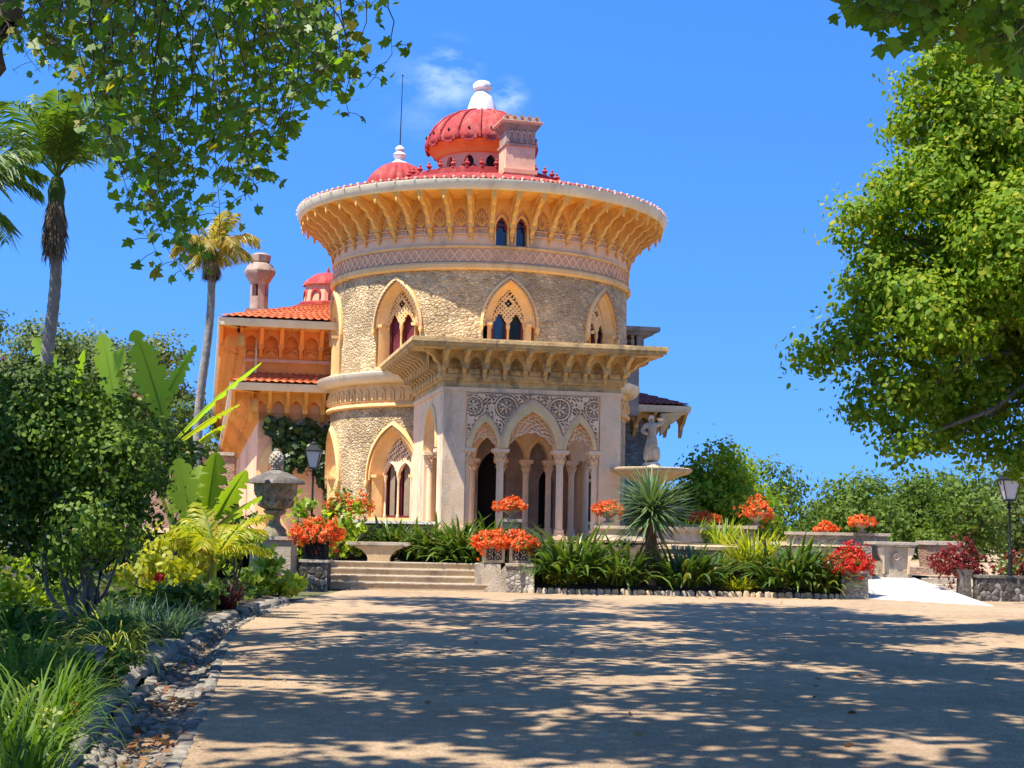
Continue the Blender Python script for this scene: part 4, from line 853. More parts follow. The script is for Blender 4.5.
# pedestals of rubble
def pier(px0, px1, pyb, pyt, Y, dep, m, label, taper=1.0, name='stone_pier', tail=0):
    a, c = G(px0, pyb), G(px1, pyb); s = Y/a.y if False else 1
    x0, x1 = W(px0, pyb, Y).x, W(px1, pyb, Y).x; zt = W((px0+px1)/2, pyt, Y).z
    b = MB(); b.box(((x0+x1)/2, Y+dep/2, zt/2-.02), (x1-x0, dep, zt+.04), 0, 0, taper); b.box(((x0+x1)/2, Y+dep/2, zt+.0), ((x1-x0)*taper+.06, dep*taper+.06, .06), 0, 1)
    if tail: b.add([(x0-tail, Y+.05, 0), (x0, Y+.05, 0), (x0, Y+.05, zt-.05), (x0-.05, Y+.05, zt-.05), (x0-tail, Y+dep, 0), (x0, Y+dep, 0), (x0, Y+dep, zt-.05), (x0-.05, Y+dep, zt-.05)], [(0, 1, 2, 3), (7, 6, 5, 4), (0, 4, 5, 1), (0, 3, 7, 4), (3, 2, 6, 7)], 1)
    o = thing_mesh(b, name, [m, M['stone']], label, 'pier', None, 35, ((x0+x1)/2, Y+dep/2, 0)); return (x0+x1)/2, Y+dep/2, zt+.03
M['pebble_wall'] = rubble('pebble_wall', [(.30, .26, .2), (.50, .45, .36), (.22, .19, .15)], (.22, .19, .15), 9, .7, .03, stretch=1)
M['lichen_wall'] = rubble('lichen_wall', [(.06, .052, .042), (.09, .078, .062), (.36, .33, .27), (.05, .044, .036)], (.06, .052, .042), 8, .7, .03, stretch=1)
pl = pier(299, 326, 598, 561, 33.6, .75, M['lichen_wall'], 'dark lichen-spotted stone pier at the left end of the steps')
pc = pier(506, 534, 591, 565, 34.2, 1.0, M['pebble_wall'], 'pebble-faced stone pier with a sloping flank at the right end of the steps', 1, 'stone_pier', .55)
pr = pier(842, 869, 599, 572, 34.3, .9, M['pebble_wall'], 'low stone pier under the red flowers beside the white ramp', .94)
# planters: cast boxes with a pierced front
def planter(p, w, h, m, label, lat, rz=0, group=None):
    o = empty('flower_box', p, rz, label, 'planter', group)
    b = MB(); t = .03
    for sx in (-1, 1):
        for sy in (-1, 1): b.box((sx*(w/2-t), sy*(w/2-t), h/2), (.075, .075, h))
    for z in (.03, h-.03):
        for s in (-1, 1): b.box((0, s*(w/2-t), z), (w-.1, .05, .06)); b.box((s*(w/2-t), 0, z), (.05, w-.1, .06))
    b.box((0, 0, h-.07), (w-.12, w-.12, .05), 0, 1); b.box((0, 0, h/2), (w-.16, w-.16, h-.1), 0, 1)
    b.build('box', [m, M['soil']], o, smooth=0)
    for s in (0, 1, 2, 3):
        g = MB(); cs, sn = math.cos(s*PI/2), math.sin(s*PI/2); q = lambda x, z: (x*cs+(w/2-.02)*sn, x*sn-(w/2-.02)*cs, z)
        for i in (-1, 1):
            for j in (-1, 1):
                c0x, c0z = i*w*.19, h/2+j*h*.2; rr = min(w*.17, h*.18); g.tube([q(c0x+rr*math.cos(k*PI/6), c0z+rr*math.sin(k*PI/6)) for k in range(13)], .014, 5); g.tube([q(c0x-rr*.5, c0z), q(c0x+rr*.5, c0z)], .012, 4); g.tube([q(c0x, c0z-rr*.5), q(c0x, c0z+rr*.5)], .012, 4)
        g.build('lattice', lat, o)
    return o
def flower_mass(name, label, c, rx, ry, rz_, nl, nf, mf, ml, group=None, trail=.0, fs=.066, ls=.10):
    o = empty(name, c, 0, label, 'flowers', group)
    def pts(n, lo, hi):
        d = rng.normal(size=(n, 3)); d[:, 2] = np.abs(d[:, 2])*1.0-.35*trail-.15; d /= np.linalg.norm(d, axis=1, keepdims=True)
        q = rng.uniform(lo, hi, n)*(1+.08*np.sin(d[:, 0]*5+c[0]*3)+.12*np.sin(d[:, 1]*6+c[1])+.1*np.sin(d[:, 2]*7)); return d*q[:, None]*np.array([rx, ry, rz_]), d
    P_, d = pts(nl, .3, .95); leaves('leaves', P_, d+rng.normal(size=P_.shape)*.5+[0, 0, .4], rng.uniform(.6, 1.2, nl)*ls, SH_OVAL, ml, o)
    k = 12; nf = int(nf*2.3); C_, d = pts(nf//k, .75, 1.08); P_ = np.repeat(C_, k, 0)+rng.normal(size=(len(C_)*k, 3))*.026; dd = np.repeat(d, k, 0)
    leaves('blossoms', P_, dd+rng.normal(size=P_.shape)*.6, rng.uniform(.6, 1.15, len(P_))*fs, SH_OVAL, mf, o, bend=.3)
    st = MB()
    for i in range(14):
        a = random.uniform(0, 6.28); st.tube([(0, 0, -.05), (rx*.4*math.cos(a), ry*.4*math.sin(a), rz_*.4), (rx*.8*math.cos(a), ry*.8*math.sin(a), rz_*random.uniform(.3, .9))], .008, 4)
    st.build('stems', L['mid'], o); return o
Lfl = leafmat('geranium_leaf', [(.05, .10, .02), (.09, .14, .03), (.16, .10, .025)], .3)
a = planter((pl[0], pl[1], pl[2]), .52, .50, M['iron'], 'black wrought iron flower box on the dark stone pier by the steps', M['iron'])
flower_mass('flowering_plant', 'orange-red flowers spilling from the black iron box left of the steps', (pl[0]+.05, pl[1]-.05, pl[2]+.52), .58, .5, .42, 420, 1500, L['red'], Lfl, 'red flower plants', .6)
for px, lab, lab2 in ((493, 'pale lattice flower box, left one of the pair above the right end of the steps', 'orange flowers in the left box of the pair on the pier'), (519, 'pale lattice flower box, right one of the pair above the right end of the steps', 'orange-red flowers in the right box of the pair on the pier')):
    q = W(px, 566, 34.75); planter((q.x, 34.75, pc[2]+(.0 if px > 500 else -.0)), .5, .40, M['stone_warm'], lab, M['stone'], .08, 'pair of lattice flower boxes')
    flower_mass('flowering_plant', lab2, (q.x, 34.7, pc[2]+.42), .44 if px > 500 else .46, .42, .36, 300, 1200, L['red'], Lfl, 'red flower plants', .55)
b = MB(); q = W(488, 566, 34.75); b.box((q.x, 34.85, pc[2]/2-.02), (.62, .8, pc[2]-.02)); thing_mesh(b, 'stone_block', M['stone'], 'pale stone block under the left lattice flower box', 'block')
flower_mass('flowering_plant', 'large crimson and orange flower bush spilling over the low pier by the ramp', (pr[0]-.05, pr[1]-.15, pr[2]+.05), .54, .48, .56, 500, 1500, L['redd'], Lfl, 'red flower plants', .7)
# shallow bowls of flowers on the terrace
def bowl(px, py, Y, s, lab, lab2, r=.34, flo=True, fz=.30, ped=None):
    q = W(px, py, Y); o = empty('flower_urn', q, 0, lab, 'urn', 'stone flower urns on the terrace')
    b = MB(); b.lathe([(.17*s, 0), (.17*s, .03*s), (.07*s, .07*s), (.06*s, .12*s), (.12*s, .16*s), (.26*s, .24*s), (.33*s, .33*s), (.36*s, .36*s), (.33*s, .37*s), (.2*s, .33*s)], 20, (0, 0, 0)); b.build('bowl', M['stone'], o)
    if ped:
        g = MB(); g.box((0, 0, -.035), (ped, ped, .07)); g.box((0, 0, -.07-ped*.6), (ped*.72, ped*.72, ped*1.2)); g.build('pedestal', M['stone'], o, smooth=0)
    if flo: flower_mass('flowering_plant', lab2, (q.x, q.y, q.z+.34*s), r, r*.9, fz, 160, 640, L['red'], Lfl, 'red flower plants', .3)
bowl(511, 519, 36.9, .8, 'stone flower urn in front of the porch doorway', 'orange flowers in the urn before the porch doorway', .42, True, .26, .55)
bowl(608, 523, 37.2, .85, 'stone flower urn at the right corner of the porch', 'round clump of orange flowers in the urn by the porch corner', .40, True, .28)
bowl(756, 526, 38.6, .95, 'stone flower urn on the end of the upper terrace wall', 'big orange flower clump in the urn at the end of the terrace wall', .46, True, .46)
bowl(862, 532, 40.5, .7, 'small stone flower urn on the far terrace wall near the trees', 'small orange flower clump on the far terrace wall', .36, True, .22)
bowl(826, 537, 41.5, .6, 'smallest flower urn behind the strappy border plant', 'smallest orange flower clump left of the far wall urn', .32, True, .22)
bowl(704, 527, 40.5, .6, 'dim flower urn behind the terrace wall right of the fountain', 'dull red flower clump behind the wall right of the fountain', .40, True, .22)

# fountain with statue, right of the porch
p = W(651, 470, 39.0); fz = p.z
fo = empty('fountain', (p.x, 39.0, 1.15), 0, 'tiered stone fountain with a wide shallow basin right of the porch', 'fountain')
b = MB(); b.lathe([(.28, -.4), (.5, -.3), (.75, -.18), (1.02, -.10), (1.10, -.03), (1.10, .03), (1.02, .05), (.8, -.02), (0, -.05)], 40, (0, 0, fz-1.15)); b.build('basin', M['stone_warm'], fo, smooth=50)
b = MB(); b.lathe([(.5, 0), (.5, .15), (.34, .25), (.26, .5), (.3, .9), (.22, 1.2), (.26, fz-1.55), (.3, fz-1.5)], 20); b.build('stem', M['stone'], fo, smooth=50)
b = MB(); b.lathe([(1.45, 0), (1.5, .08), (1.46, .2), (1.46, .34), (1.54, .38), (1.54, .46), (1.36, .46), (1.36, .3)], 48, (0, 0, 0)); b.build('pool_wall', M['stone'], fo, smooth=50)
b = MB(); b.lathe([(.26, -.06), (.36, .0), (.36, .06), (.25, .12), (.21, .2)], 16, (0, 0, fz-1.15)); b.build('plinth', M['stone'], fo, smooth=50)
# statue: one continuous body grown with a skin modifier
def statue(loc, h):
    me = bpy.data.meshes.new('stone_statue')
    J = [(0, 0, .50), (.015, 0, .60), (.02, .0, .72), (.0, -.01, .815), (-.005, -.015, .865), (-.01, -.03, .945),
         (-.14, 0, .79), (-.215, -.03, .66), (-.12, -.14, .60),
         (.145, 0, .81), (.245, -.02, .88), (.235, -.04, 1.03),
         (-.075, .0, .36), (-.09, .01, .19), (-.085, .0, .03), (.075, -.03, .36), (.10, -.07, .20), (.085, -.02, .03), (.0, .03, .18), (-.0, .03, .04)]
    E_ = [(0, 1), (1, 2), (2, 3), (3, 4), (4, 5), (3, 6), (6, 7), (7, 8), (3, 9), (9, 10), (10, 11), (0, 12), (12, 13), (13, 14), (0, 15), (15, 16), (16, 17), (0, 18), (18, 19)]
    rad = [.12, .088, .11, .07, .04, .078, .062, .05, .042, .06, .05, .042, .105, .10, .10, .105, .095, .10, .12, .14]
    me.from_pydata([tuple(c*h for c in j) for j in J], E_, []); o = bpy.data.objects.new('stone_statue', me); COL.objects.link(o)
    sk = o.modifiers.new('skin', 'SKIN'); sk.use_smooth_shade = True
    for i, r_ in enumerate(rad): me.skin_vertices[0].data[i].radius = (r_*h, r_*h*.88)
    me.skin_vertices[0].data[0].use_root = True
    su = o.modifiers.new('sub', 'SUBSURF'); su.levels = 1; su.render_levels = 2
    me.materials.append(M['stone']); o.location = loc; o.rotation_euler.z = .25; return o
st = statue((p.x, 39.0, fz+.16), 1.30); tag(st, 'weathered stone statue of a draped figure raising one arm, standing in the fountain basin', 'statue')
b = MB(); b.lathe([(.0, .85*1.30), (.07, .87*1.30), (.085, .94*1.30), (.06, 1.0*1.30), (0, 1.02*1.30)], 10, (0, .015, 0)); b.lathe([(.03, 0), (.09, .05), (.10, .08), (.04, .1)], 8, (.235, -.03, 1.15)); b.build('hair', M['lime'], st)

# terrace walls to the right
b = MB(); a_, c_ = W(674, 527, 40.2), W(756, 529, 39.2); zt = a_.z
b.box(((a_.x+c_.x)/2, 39.7, (1.1+zt)/2), (c_.x-a_.x, .4, zt-1.1), -.35*0); b.box(((a_.x+c_.x)/2, 39.68, zt+.03), (c_.x-a_.x+.15, .6, .09), 0, 1)
thing_mesh(b, 'terrace_wall', [M['rubble_grey'], M['stone']], 'upper terrace wall with a thick pale coping right of the fountain', 'wall')
b = MB(); a_, c_ = W(676, 545, 36.2), W(742, 545, 36.2)
b.lathe([(1.0, 0), (1.0, .62), (1.06, .66), (1.06, .74), (.9, .76), (0, .76)], 32, ((a_.x+c_.x)/2-.15, 36.8, .4)); thing_mesh(b, 'stone_basin', M['stone_warm'], 'low round warm stone basin behind the border plants', 'basin', None, 50)
b = MB(); a_, c_ = W(788, 534, 41), W(886, 536, 41)
b.box(((a_.x+c_.x)/2, 41.0, a_.z/2+.5), (c_.x-a_.x, .4, a_.z-1.0)); b.box(((a_.x+c_.x)/2, 41.0, a_.z+.03), (c_.x-a_.x+.1, .55, .08), 0, 1)
thing_mesh(b, 'terrace_wall', [M['rubble_grey'], M['stone']], 'far terrace wall with pale coping behind the crimson flower bush', 'wall')
b = MB(); slab_run(b, [(9.22, 37.55), (9.22, 45), (12, 60)], -.1, 1.20, .25); slab_run(b, [(11.0, 38.3), (40, 38.3)], -.1, .44, .2)
thing_mesh(b, 'retaining_wall', M['rubble_grey'], 'grey rubble retaining wall beside the top of the white ramp', 'wall')
for px, Y, lab in ((690, 38.2, 'yellow-green fern clump before the upper terrace wall, nearer the fountain'), (722, 38.0, 'yellow-green fern clump before the upper terrace wall, nearer its end')):
    pass
# white ramp
b = MB(); r0, r1, r2, r3 = G(862, 599), G(985, 606), W(912, 577, 38.3), W(868, 575, 38.3)
b.add([(r0.x, r0.y, .02), (r1.x+.1, r1.y-.3, .02), (r2.x, 38.3, r2.z), (r3.x-.2, 38.3, r3.z), (r0.x, r0.y, -.05), (r1.x+.1, r1.y-.3, -.05), (r2.x, 38.3, -.05), (r3.x-.2, 38.3, -.05)], [(0, 1, 2, 3), (0, 4, 5, 1), (1, 5, 6, 2), (2, 6, 7, 3), (3, 7, 4, 0)])
tag(b.build('ramp', M['concrete'], smooth=0), kind='structure')
# carved pedestal and planter beyond the ramp
q = W(893, 576, 38.2); o = empty('stone_pedestal', (q.x, 38.4, q.z-.05), .1, 'carved grey stone pedestal with scrolled brackets at the top of the white ramp', 'pedestal')
b = MB(); b.box((0, 0, .40), (.78, .62, .8)); b.box((0, 0, .05), (.86, .7, .1)); b.build('shaft', M['stone'], o, smooth=0)
b = MB(); b.box((0, 0, .84), (1.04, .86, .06)); b.box((0, 0, .9), (1.14, .94, .07)); b.build('top', M['stone'], o, smooth=0)
for s in (-1, 1):
    b = MB(); b.prism([(0, .1), (.04*s, .12), (.06*s, .45), (.18*s, .66), (.2*s, .78), (0, .8)], lambda x, z, t: (s*.32+x*.9, t-.34, z), -.06, .06); b.build('bracket', M['lime'], o)
b = MB(); b.lathe([(.0, 0), (.07, .02), (.09, .06)], 12, (0, 0, 0)); b.v = [(x, -.33-z_, .56+y) for x, y, z_ in b.v]; b.build('rosette', M['lime'], o)
q = W(935, 576, 40.0); b = MB()
b.box((q.x+.2, 40.2, q.z+.42), (.86, .8, .84), 0, 0, 1.15); b.box((q.x+.2, 40.2, q.z+.9), (1.08, 1.0, .1), 0, 1); b.box((q.x-.1, 40.0, q.z+.12), (1.7, 1.3, .24), 0, 0); b.box((q.x-.1, 40.0, q.z-.5), (1.7, 1.2, 1.0), 0, 0)
thing_mesh(b, 'brick_planter', [M['brick'], M['stone']], 'square brick pier with a pale stone cap standing behind the ramp', 'pier')
b = MB()
for i in range(3): b.box((12.4, 37.1+i*.4+.6, .07+.14*i-.02), (3.2, 1.2, .14), 0)
tag(b.build('side_steps', M['stone'], smooth=0), kind='structure')
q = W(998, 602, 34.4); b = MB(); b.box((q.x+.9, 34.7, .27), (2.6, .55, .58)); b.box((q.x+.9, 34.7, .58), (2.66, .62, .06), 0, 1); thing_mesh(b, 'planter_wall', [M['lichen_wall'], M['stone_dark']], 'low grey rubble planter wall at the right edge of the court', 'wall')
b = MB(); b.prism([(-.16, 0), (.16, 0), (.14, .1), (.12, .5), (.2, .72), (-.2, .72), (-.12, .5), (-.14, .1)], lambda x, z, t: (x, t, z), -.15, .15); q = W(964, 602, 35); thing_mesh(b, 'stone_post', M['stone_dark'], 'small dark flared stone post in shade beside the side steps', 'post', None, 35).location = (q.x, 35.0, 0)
flower_mass('flowering_plant', 'burgundy-leaved flower bush in the shade beside the brick pier', (W(960, 560, 35.2).x, 35.3, .72), .66, .5, .72, 900, 700, L['burg'], L['burg'], None, .6, .08)
flower_mass('flowering_plant', 'reddish bush at the right edge above the rubble planter wall', (W(1016, 566, 34.8).x, 34.9, .7), .5, .4, .5, 600, 300, L['burg'], Lfl, None, .6, .08)

# lamps
def street_lamp(loc, H, label, m1, s=1.0, glass=M['lampglass'], scroll=True):
    o = empty('street_lamp', loc, 0, label, 'street lamp')
    b = MB(); b.lathe([(.10, 0), (.10, .1), (.05, .14), (.045, .6), (.06, .63), (.03, .68), (.026, H-.75*s), (.05, H-.72*s), (.028, H-.68*s), (.03, H-.6*s)], 10)
    if scroll:
        for a in (0, PI): b.tube([(math.cos(a)*x, 0, H-.66*s+z) for x, z in ((.03, 0), (.10, .05), (.17, .02), (.18, -.06), (.12, -.09))], .014, 5)
    b.build('post', m1, o)
    b = MB(); w0, w1, z0, z1 = .09*s, .18*s, H-.55*s, H-.18*s
    for i in range(4):
        a = PI/4+i*PI/2; b.tube([(w0*1.414*math.cos(a), w0*1.414*math.sin(a), z0), (w1*1.414*math.cos(a), w1*1.414*math.sin(a), z1)], .012*s, 5)
    b.box((0, 0, z0-.02), (w0*2.2, w0*2.2, .04)); b.box((0, 0, z1+.015), (w1*2.25, w1*2.25, .035)); b.box((0, 0, z1+.09*s), (w1*2.1, w1*2.1, .14*s), 0, 0, .45); b.lathe([(.07*s, z1+.15*s), (.09*s, z1+.18*s), (.05*s, z1+.23*s), (.02*s, z1+.25*s), (.03*s, z1+.28*s), (0, z1+.32*s)], 8)
    b.build('lantern', M['iron'], o)
    b = MB(); q = .95; b.add([(sx*w*q, sy*w*q, z) for w, z in ((w0, z0), (w1, z1)) for sx, sy in ((-1, -1), (1, -1), (1, 1), (-1, 1))], [(0, 1, 5, 4), (1, 2, 6, 5), (2, 3, 7, 6), (3, 0, 4, 7)]); b.build('glass', glass, o, smooth=0)
    return o
q = W(314, 448, 36.8); street_lamp((q.x, 36.8, .55), q.z-.55+.1, 'silver-topped street lamp with pale glass between the urn and the tower', M['iron'], 1.08)
q = W(1009, 474, 33.4); street_lamp((q.x, 33.4, 0.5), q.z-.5+.05, 'black street lamp at the right edge in front of the trees', M['iron'], 1.15, M['lampglass'], True)

# great urn with pine-cone lid on its pedestal
q = W(276, 545, 34.6); o = empty('stone_urn', (q.x-.1, 34.9, 0), 0, 'large mossy stone urn with a fluted lid and pine cone finial on a square pedestal', 'urn')
b = MB(); b.box((0, 0, .60), (1.02, 1.02, 1.2)); b.box((0, 0, .06), (1.16, 1.16, .12)); b.box((0, 0, 1.2), (1.12, 1.12, .08)); b.build('pedestal', M['stone'], o, smooth=0)
o.scale = (.95, .95, .97); zb = 1.40; b = MB(); b.lathe([(.32, -.17), (.30, .0), (.17, .12), (.13, .22), (.15, .34), (.26, .40), (.30, .46), (.22, .50), (.26, .56), (.42, .72), (.52, .92), (.55, 1.10), (.57, 1.14)], 32, (0, 0, zb), mod=lambda a, z: 1+(.045*math.sin(a*12) if .5 < z < .95 else 0)); b.build('bowl', M['mossy'], o, smooth=60)
b = MB(); b.lathe([(.57, 1.12), (.70, 1.13), (.68, 1.2), (.5, 1.3), (.32, 1.38), (.2, 1.44), (.13, 1.47)], 64, (0, 0, zb), mod=lambda a, z: 1+.06*abs(math.sin(a*11))); b.build('lid', M['stone_dark'], o, smooth=60)
b = MB(); b.lathe([(.10, 1.46), (.14, 1.5), (.09, 1.54), (.13, 1.6), (.165, 1.7), (.15, 1.80), (.09, 1.90), (0, 1.94)], 40, (0, 0, zb), mod=lambda a, z: 1+.09*math.sin(a*9+z*30)*(1 if z > 1.56 else 0)); b.build('finial', M['stone'], o, smooth=60)
b = MB()
for i in range(7):
    a = i*2*PI/7; b.lathe([(0, -.10), (.11, -.04), (.12, .05), (.06, .12), (0, .14)], 8, (.36*math.sin(a), -.36*math.cos(a), zb+.63))
for i in range(14): a = i*2*PI/14; b.tube([(.5*math.sin(a), -.5*math.cos(a), zb+.98), (.5*math.sin(a+.22), -.5*math.cos(a+.22), zb+.86), (.52*math.sin(a+.44), -.52*math.cos(a+.44), zb+.98)], .03, 5)
for i in range(16):
    a = i*2*PI/16; strip(b, [(r*math.sin(a), -r*math.cos(a), zb+z) for r, z in ((.24, .5), (.36, .58), (.46, .70), (.52, .74))], [.05, .075, .06, .01], (math.cos(a), math.sin(a), 0), 0, .25)
b.build('garland', M['mossy'], o, smooth=60)
b = MB()
for i in range(46):
    t = i/46; a = i*2.4; z = 1.56+.36*t; r = .165*math.sin(PI*(.2+.72*t))**.8+.01; b.lathe([(.0, -.03), (.035, -.012), (.03, .012), (0, .03)], 5, (r*math.sin(a), -r*math.cos(a), zb+z))
b.build('cone_scales', M['stone'], o, smooth=30)
# brick wall far left of the palace
b = MB(); a_, c_ = W(120, 452, 58), W(236, 452, 58); b.box(((a_.x+c_.x)/2, 58, a_.z/2-.1), (c_.x-a_.x, .5, a_.z)); b.box(((a_.x+c_.x)/2, 58, a_.z), (c_.x-a_.x, .7, .14), 0, 1)
thing_mesh(b, 'garden_wall', [M['brick'], M['stone']], 'reddish stone garden wall behind the banana plants left of the palace', 'wall')

# ================================================================== vegetation
def one(o, label, cat, group=None): return tag(o, label, cat, group)
def strap_clump(loc, n, ln, w, rad, label, m, group=None, name='strappy_plant', el=(.45, 1.45), droop=(.5, 1.5), shape='strap', cat='plant', sy=.7, seg=6):
    mb = MB()
    for i in range(n):
        a = random.uniform(0, 2*PI); q = rad*math.sqrt(random.random()); bx, by = q*math.sin(a), -q*math.cos(a)*sy
        az = a+random.gauss(0, .7) if q > rad*.3 else random.uniform(0, 2*PI)
        blade(mb, (bx, by, -.05), az, random.uniform(*el), ln*random.uniform(.6, 1.1), w*random.uniform(.7, 1.15), random.uniform(*droop), seg, .3, 0, shape)
    o = mb.build(name, m, None, (0, 0, 0), 60); o.location = loc; return tag(o, label, cat, group)
def bush(name, base, blobs, per, k, clump, size, m, label, cat='shrub', group=None, stems=5, bark='bark_dark', shape=SH_OVAL, r0=.03, m2=None, f2=.35):
    """blobs given relative to base"""
    o = empty(name, base, 0, label, cat, group); P_, Nn = clump_points(blobs, per, clump, .32, k); P_[:, 2] = np.maximum(P_[:, 2], .02)
    if m2:
        w2 = (np.sin(P_[:, 0]*3.1+1)+np.sin(P_[:, 2]*4+P_[:, 1]*2.3)+rng.normal(size=len(P_))*.9) > (1.1-2*f2)*1.2; leaves('foliage', P_[w2], Nn[w2], rng.uniform(.65, 1.25, w2.sum())*size, shape, m2, o); P_, Nn = P_[~w2], Nn[~w2]
    leaves('foliage', P_, Nn, rng.uniform(.65, 1.25, len(P_))*size, shape, m, o)
    mb = MB()
    for i in range(stems):
        c, r = random.choice(blobs); tip = [c[j]+random.uniform(-.5, .5)*r[j] for j in range(3)]
        limb(mb, (random.uniform(-.12, .12), random.uniform(-.12, .12), -.1), tip, r0, r0*.3, .15)
    mb.build('stem', M[bark], o); return o

# -------- border in front of the terrace
bz = lambda x, y: .06+(y-34.3)/3.1*1.05
def at_border(px, Y): x = W(px, 570, Y).x; return (x, Y, bz(x, Y))
strap_clump(at_border(572, 34.95), 260, 1.6, .05, .62, 'biggest clump of dark strappy leaves, right of the lattice flower boxes', L['strap'], 'strappy border plants')
strap_clump(at_border(618, 34.85), 200, 1.35, .048, .55, 'dark strappy clump just left of the spiky yucca', L['strap'], 'strappy border plants')
strap_clump(at_border(552, 34.9), 140, 1.05, .042, .4, 'strappy clump touching the pebble-faced pier', L['strap'], 'strappy border plants')
strap_clump(at_border(682, 34.85), 190, 1.2, .046, .5, 'dark strappy clump just right of the spiky yucca', L['strap'], 'strappy border plants')
strap_clump(at_border(712, 35.05), 120, 1.05, .042, .35, 'smaller strappy clump before the low round basin', L['strap'], 'strappy border plants')
strap_clump(at_border(790, 34.95), 260, 1.45, .048, .6, 'broad strappy clump left of the crimson flower bush', L['strap'], 'strappy border plants')
strap_clump(at_border(822, 34.65), 120, 1.1, .044, .35, 'strappy clump touching the low pier by the ramp', L['strap'], 'strappy border plants')
strap_clump(at_border(752, 35.8), 170, 1.25, .036, .35, 'yellow-green feathery clump between the basin and the broad strappy clump', L['yellow'], None, 'fern', (.9, 1.5), (.3, 1.0), 'sword')
strap_clump(at_border(738, 34.7), 120, .42, .022, .3, 'low lime-yellow tuft at the front of the border', L['yellow'], None, 'fern')
strap_clump(at_border(765, 34.75), 60, .35, .02, .25, 'low green tuft at the front of the border beside the lime-yellow one', L['grass'], None, 'fern')
for px, s in ((552, .16), (568, .12), (560, .14)):
    q = at_border(px, 34.55); P_ = rng.normal(size=(40, 3))*[.12, .08, .1]+[0, 0, .22]
    o = empty('dried_flowers', q, 0, {552: 'tan dried bloom heads beside the pebble-faced pier', 568: 'tan dried bloom heads at the foot of the biggest strappy clump', 560: 'middle tuft of tan dried bloom heads between its two neighbours'}[px], 'flowers')
    leaves('blossoms', P_, rng.normal(size=(40, 3)), .09, SH_OVAL, L['yellow'], o); b = MB()
    for i in range(6): b.tube([(0, 0, -.1), (random.uniform(-.1, .1), random.uniform(-.07, .07), .22)], .008, 4)
    b.build('stems', L['mid'], o)
# -------- upper bed, left of the porch
for px, Y, n, ln, lab in ((352, 37.4, 70, .75, 'low strappy clump behind the left end of the bench'), (392, 37.6, 110, .85, 'strappy clump behind the right end of the bench'), (425, 37.2, 120, .95, 'strappy clump between the bench and the porch'), (456, 37.0, 150, 1.15, 'tall strappy clump at the left corner of the porch'), (490, 36.7, 150, 1.2, 'tall strappy clump left of the doorway urn'), (472, 36.3, 110, .9, 'strappy clump directly above the left lattice flower box')):
    q = W(px, 560, Y); strap_clump((q.x, Y, .6+max(0, (Y-36.9))*.38), int(n*1.4), ln*1.25, .044, .5, lab, L['strap'] if px != 472 else L['mid'], 'strappy plants under the terrace wall')
q = W(338, 555, 36.6); bush('leafy_shrub', (q.x, 36.6, .5), [((0, 0, .7), (.5, .4, .7)), ((.3, .1, 1.1), (.35, .3, .45)), ((-.3, 0, .45), (.3, .3, .4))], 30, 16, .3, .16, L['bright'], 'yellow-green leafy shrub between the street lamp and the bench')
q = W(352, 498, 37.6); flower_mass('flowering_plant', 'hazy orange flowers on the shrub below the left arched window', (q.x, 37.6, q.z-.3), .62, .4, .5, 260, 420, L['red'], L['bright'], 'red flower plants', .4, .07, .13)
q = W(330, 520, 37.8); bush('leafy_shrub', (q.x, 37.8, .8), [((0, 0, .7), (.55, .4, .7)), ((.1, .1, 1.3), (.3, .3, .4))], 26, 16, .3, .16, L['mid'], 'green shrub behind the street lamp with paler tips')
q = W(298, 530, 36.5); bush('leafy_shrub', (q.x, 36.9, .3), [((0, 0, .9), (.5, .4, .8)), ((.1, .1, 1.7), (.35, .3, .5))], 26, 16, .3, .17, L['bright'], 'bright lime shrub between the great urn and the street lamp')
# -------- yucca
q = at_border(651, 34.9); o = empty('yucca', q, 0, 'spiky grey-green yucca on a short shaggy trunk in the middle of the border', 'yucca')
b = MB(); b.tube([(0, 0, -.1), (.02, 0, .5), (.0, 0, 1.0), (0, 0, 1.8)], [.14, .11, .12, .09], 10); b.build('trunk', M['bark'], o)
b = MB()
for i in range(420):
    t = random.random(); blade(b, (random.uniform(-.05, .05), random.uniform(-.05, .05), 1.55+.4*t), random.uniform(0, 6.283), math.asin(random.uniform(-.75, .99)), random.uniform(.95, 1.25), .036, random.uniform(.0, .45), 4, .3, 0, 'sword')
b.build('leaves', L['agave'], o, smooth=60)
b = MB()
for i in range(90): blade(b, (0, 0, random.uniform(1.0, 1.6)), random.uniform(0, 6.283), random.uniform(-1.45, -.9), random.uniform(.4, .75), .02, .2, 4, .2, 0, 'sword')
b.build('dead_leaves', L['dry'], o, smooth=60)

# -------- ivy on the wing wall
P_ = []; Nn = []
a1 = np.array(P(0, 0, 0)[:2])
for i in range(3600):
    u = rng.uniform(-6.9, -4.6); zt = 5.0-.25*abs(math.sin(u*4))-abs(rng.normal())*.15; low = 3.5-1.1*math.exp(-((u+4.9)/.45)**2)-.45*math.sin(u*5)-.3*math.sin(u*13)+abs(rng.normal())*.25-(u < -6.6)*-.6; z = zt-(zt-low)*rng.random()**.8
    if -6.5 < u < -5.6 and z < 3.0: continue
    P_.append(P(u, .86-abs(rng.normal())*.16, z)); nn = np.array([math.sin(TH), -math.cos(TH), .5])+rng.normal(size=3)*.45; Nn.append(nn)
tag(leaves('ivy', np.array(P_), np.array(Nn), rng.uniform(.12, .24, len(P_)), SH_MAPLE, L['ivy']), 'dark green ivy hanging on the wing wall under the lower eave', 'ivy')

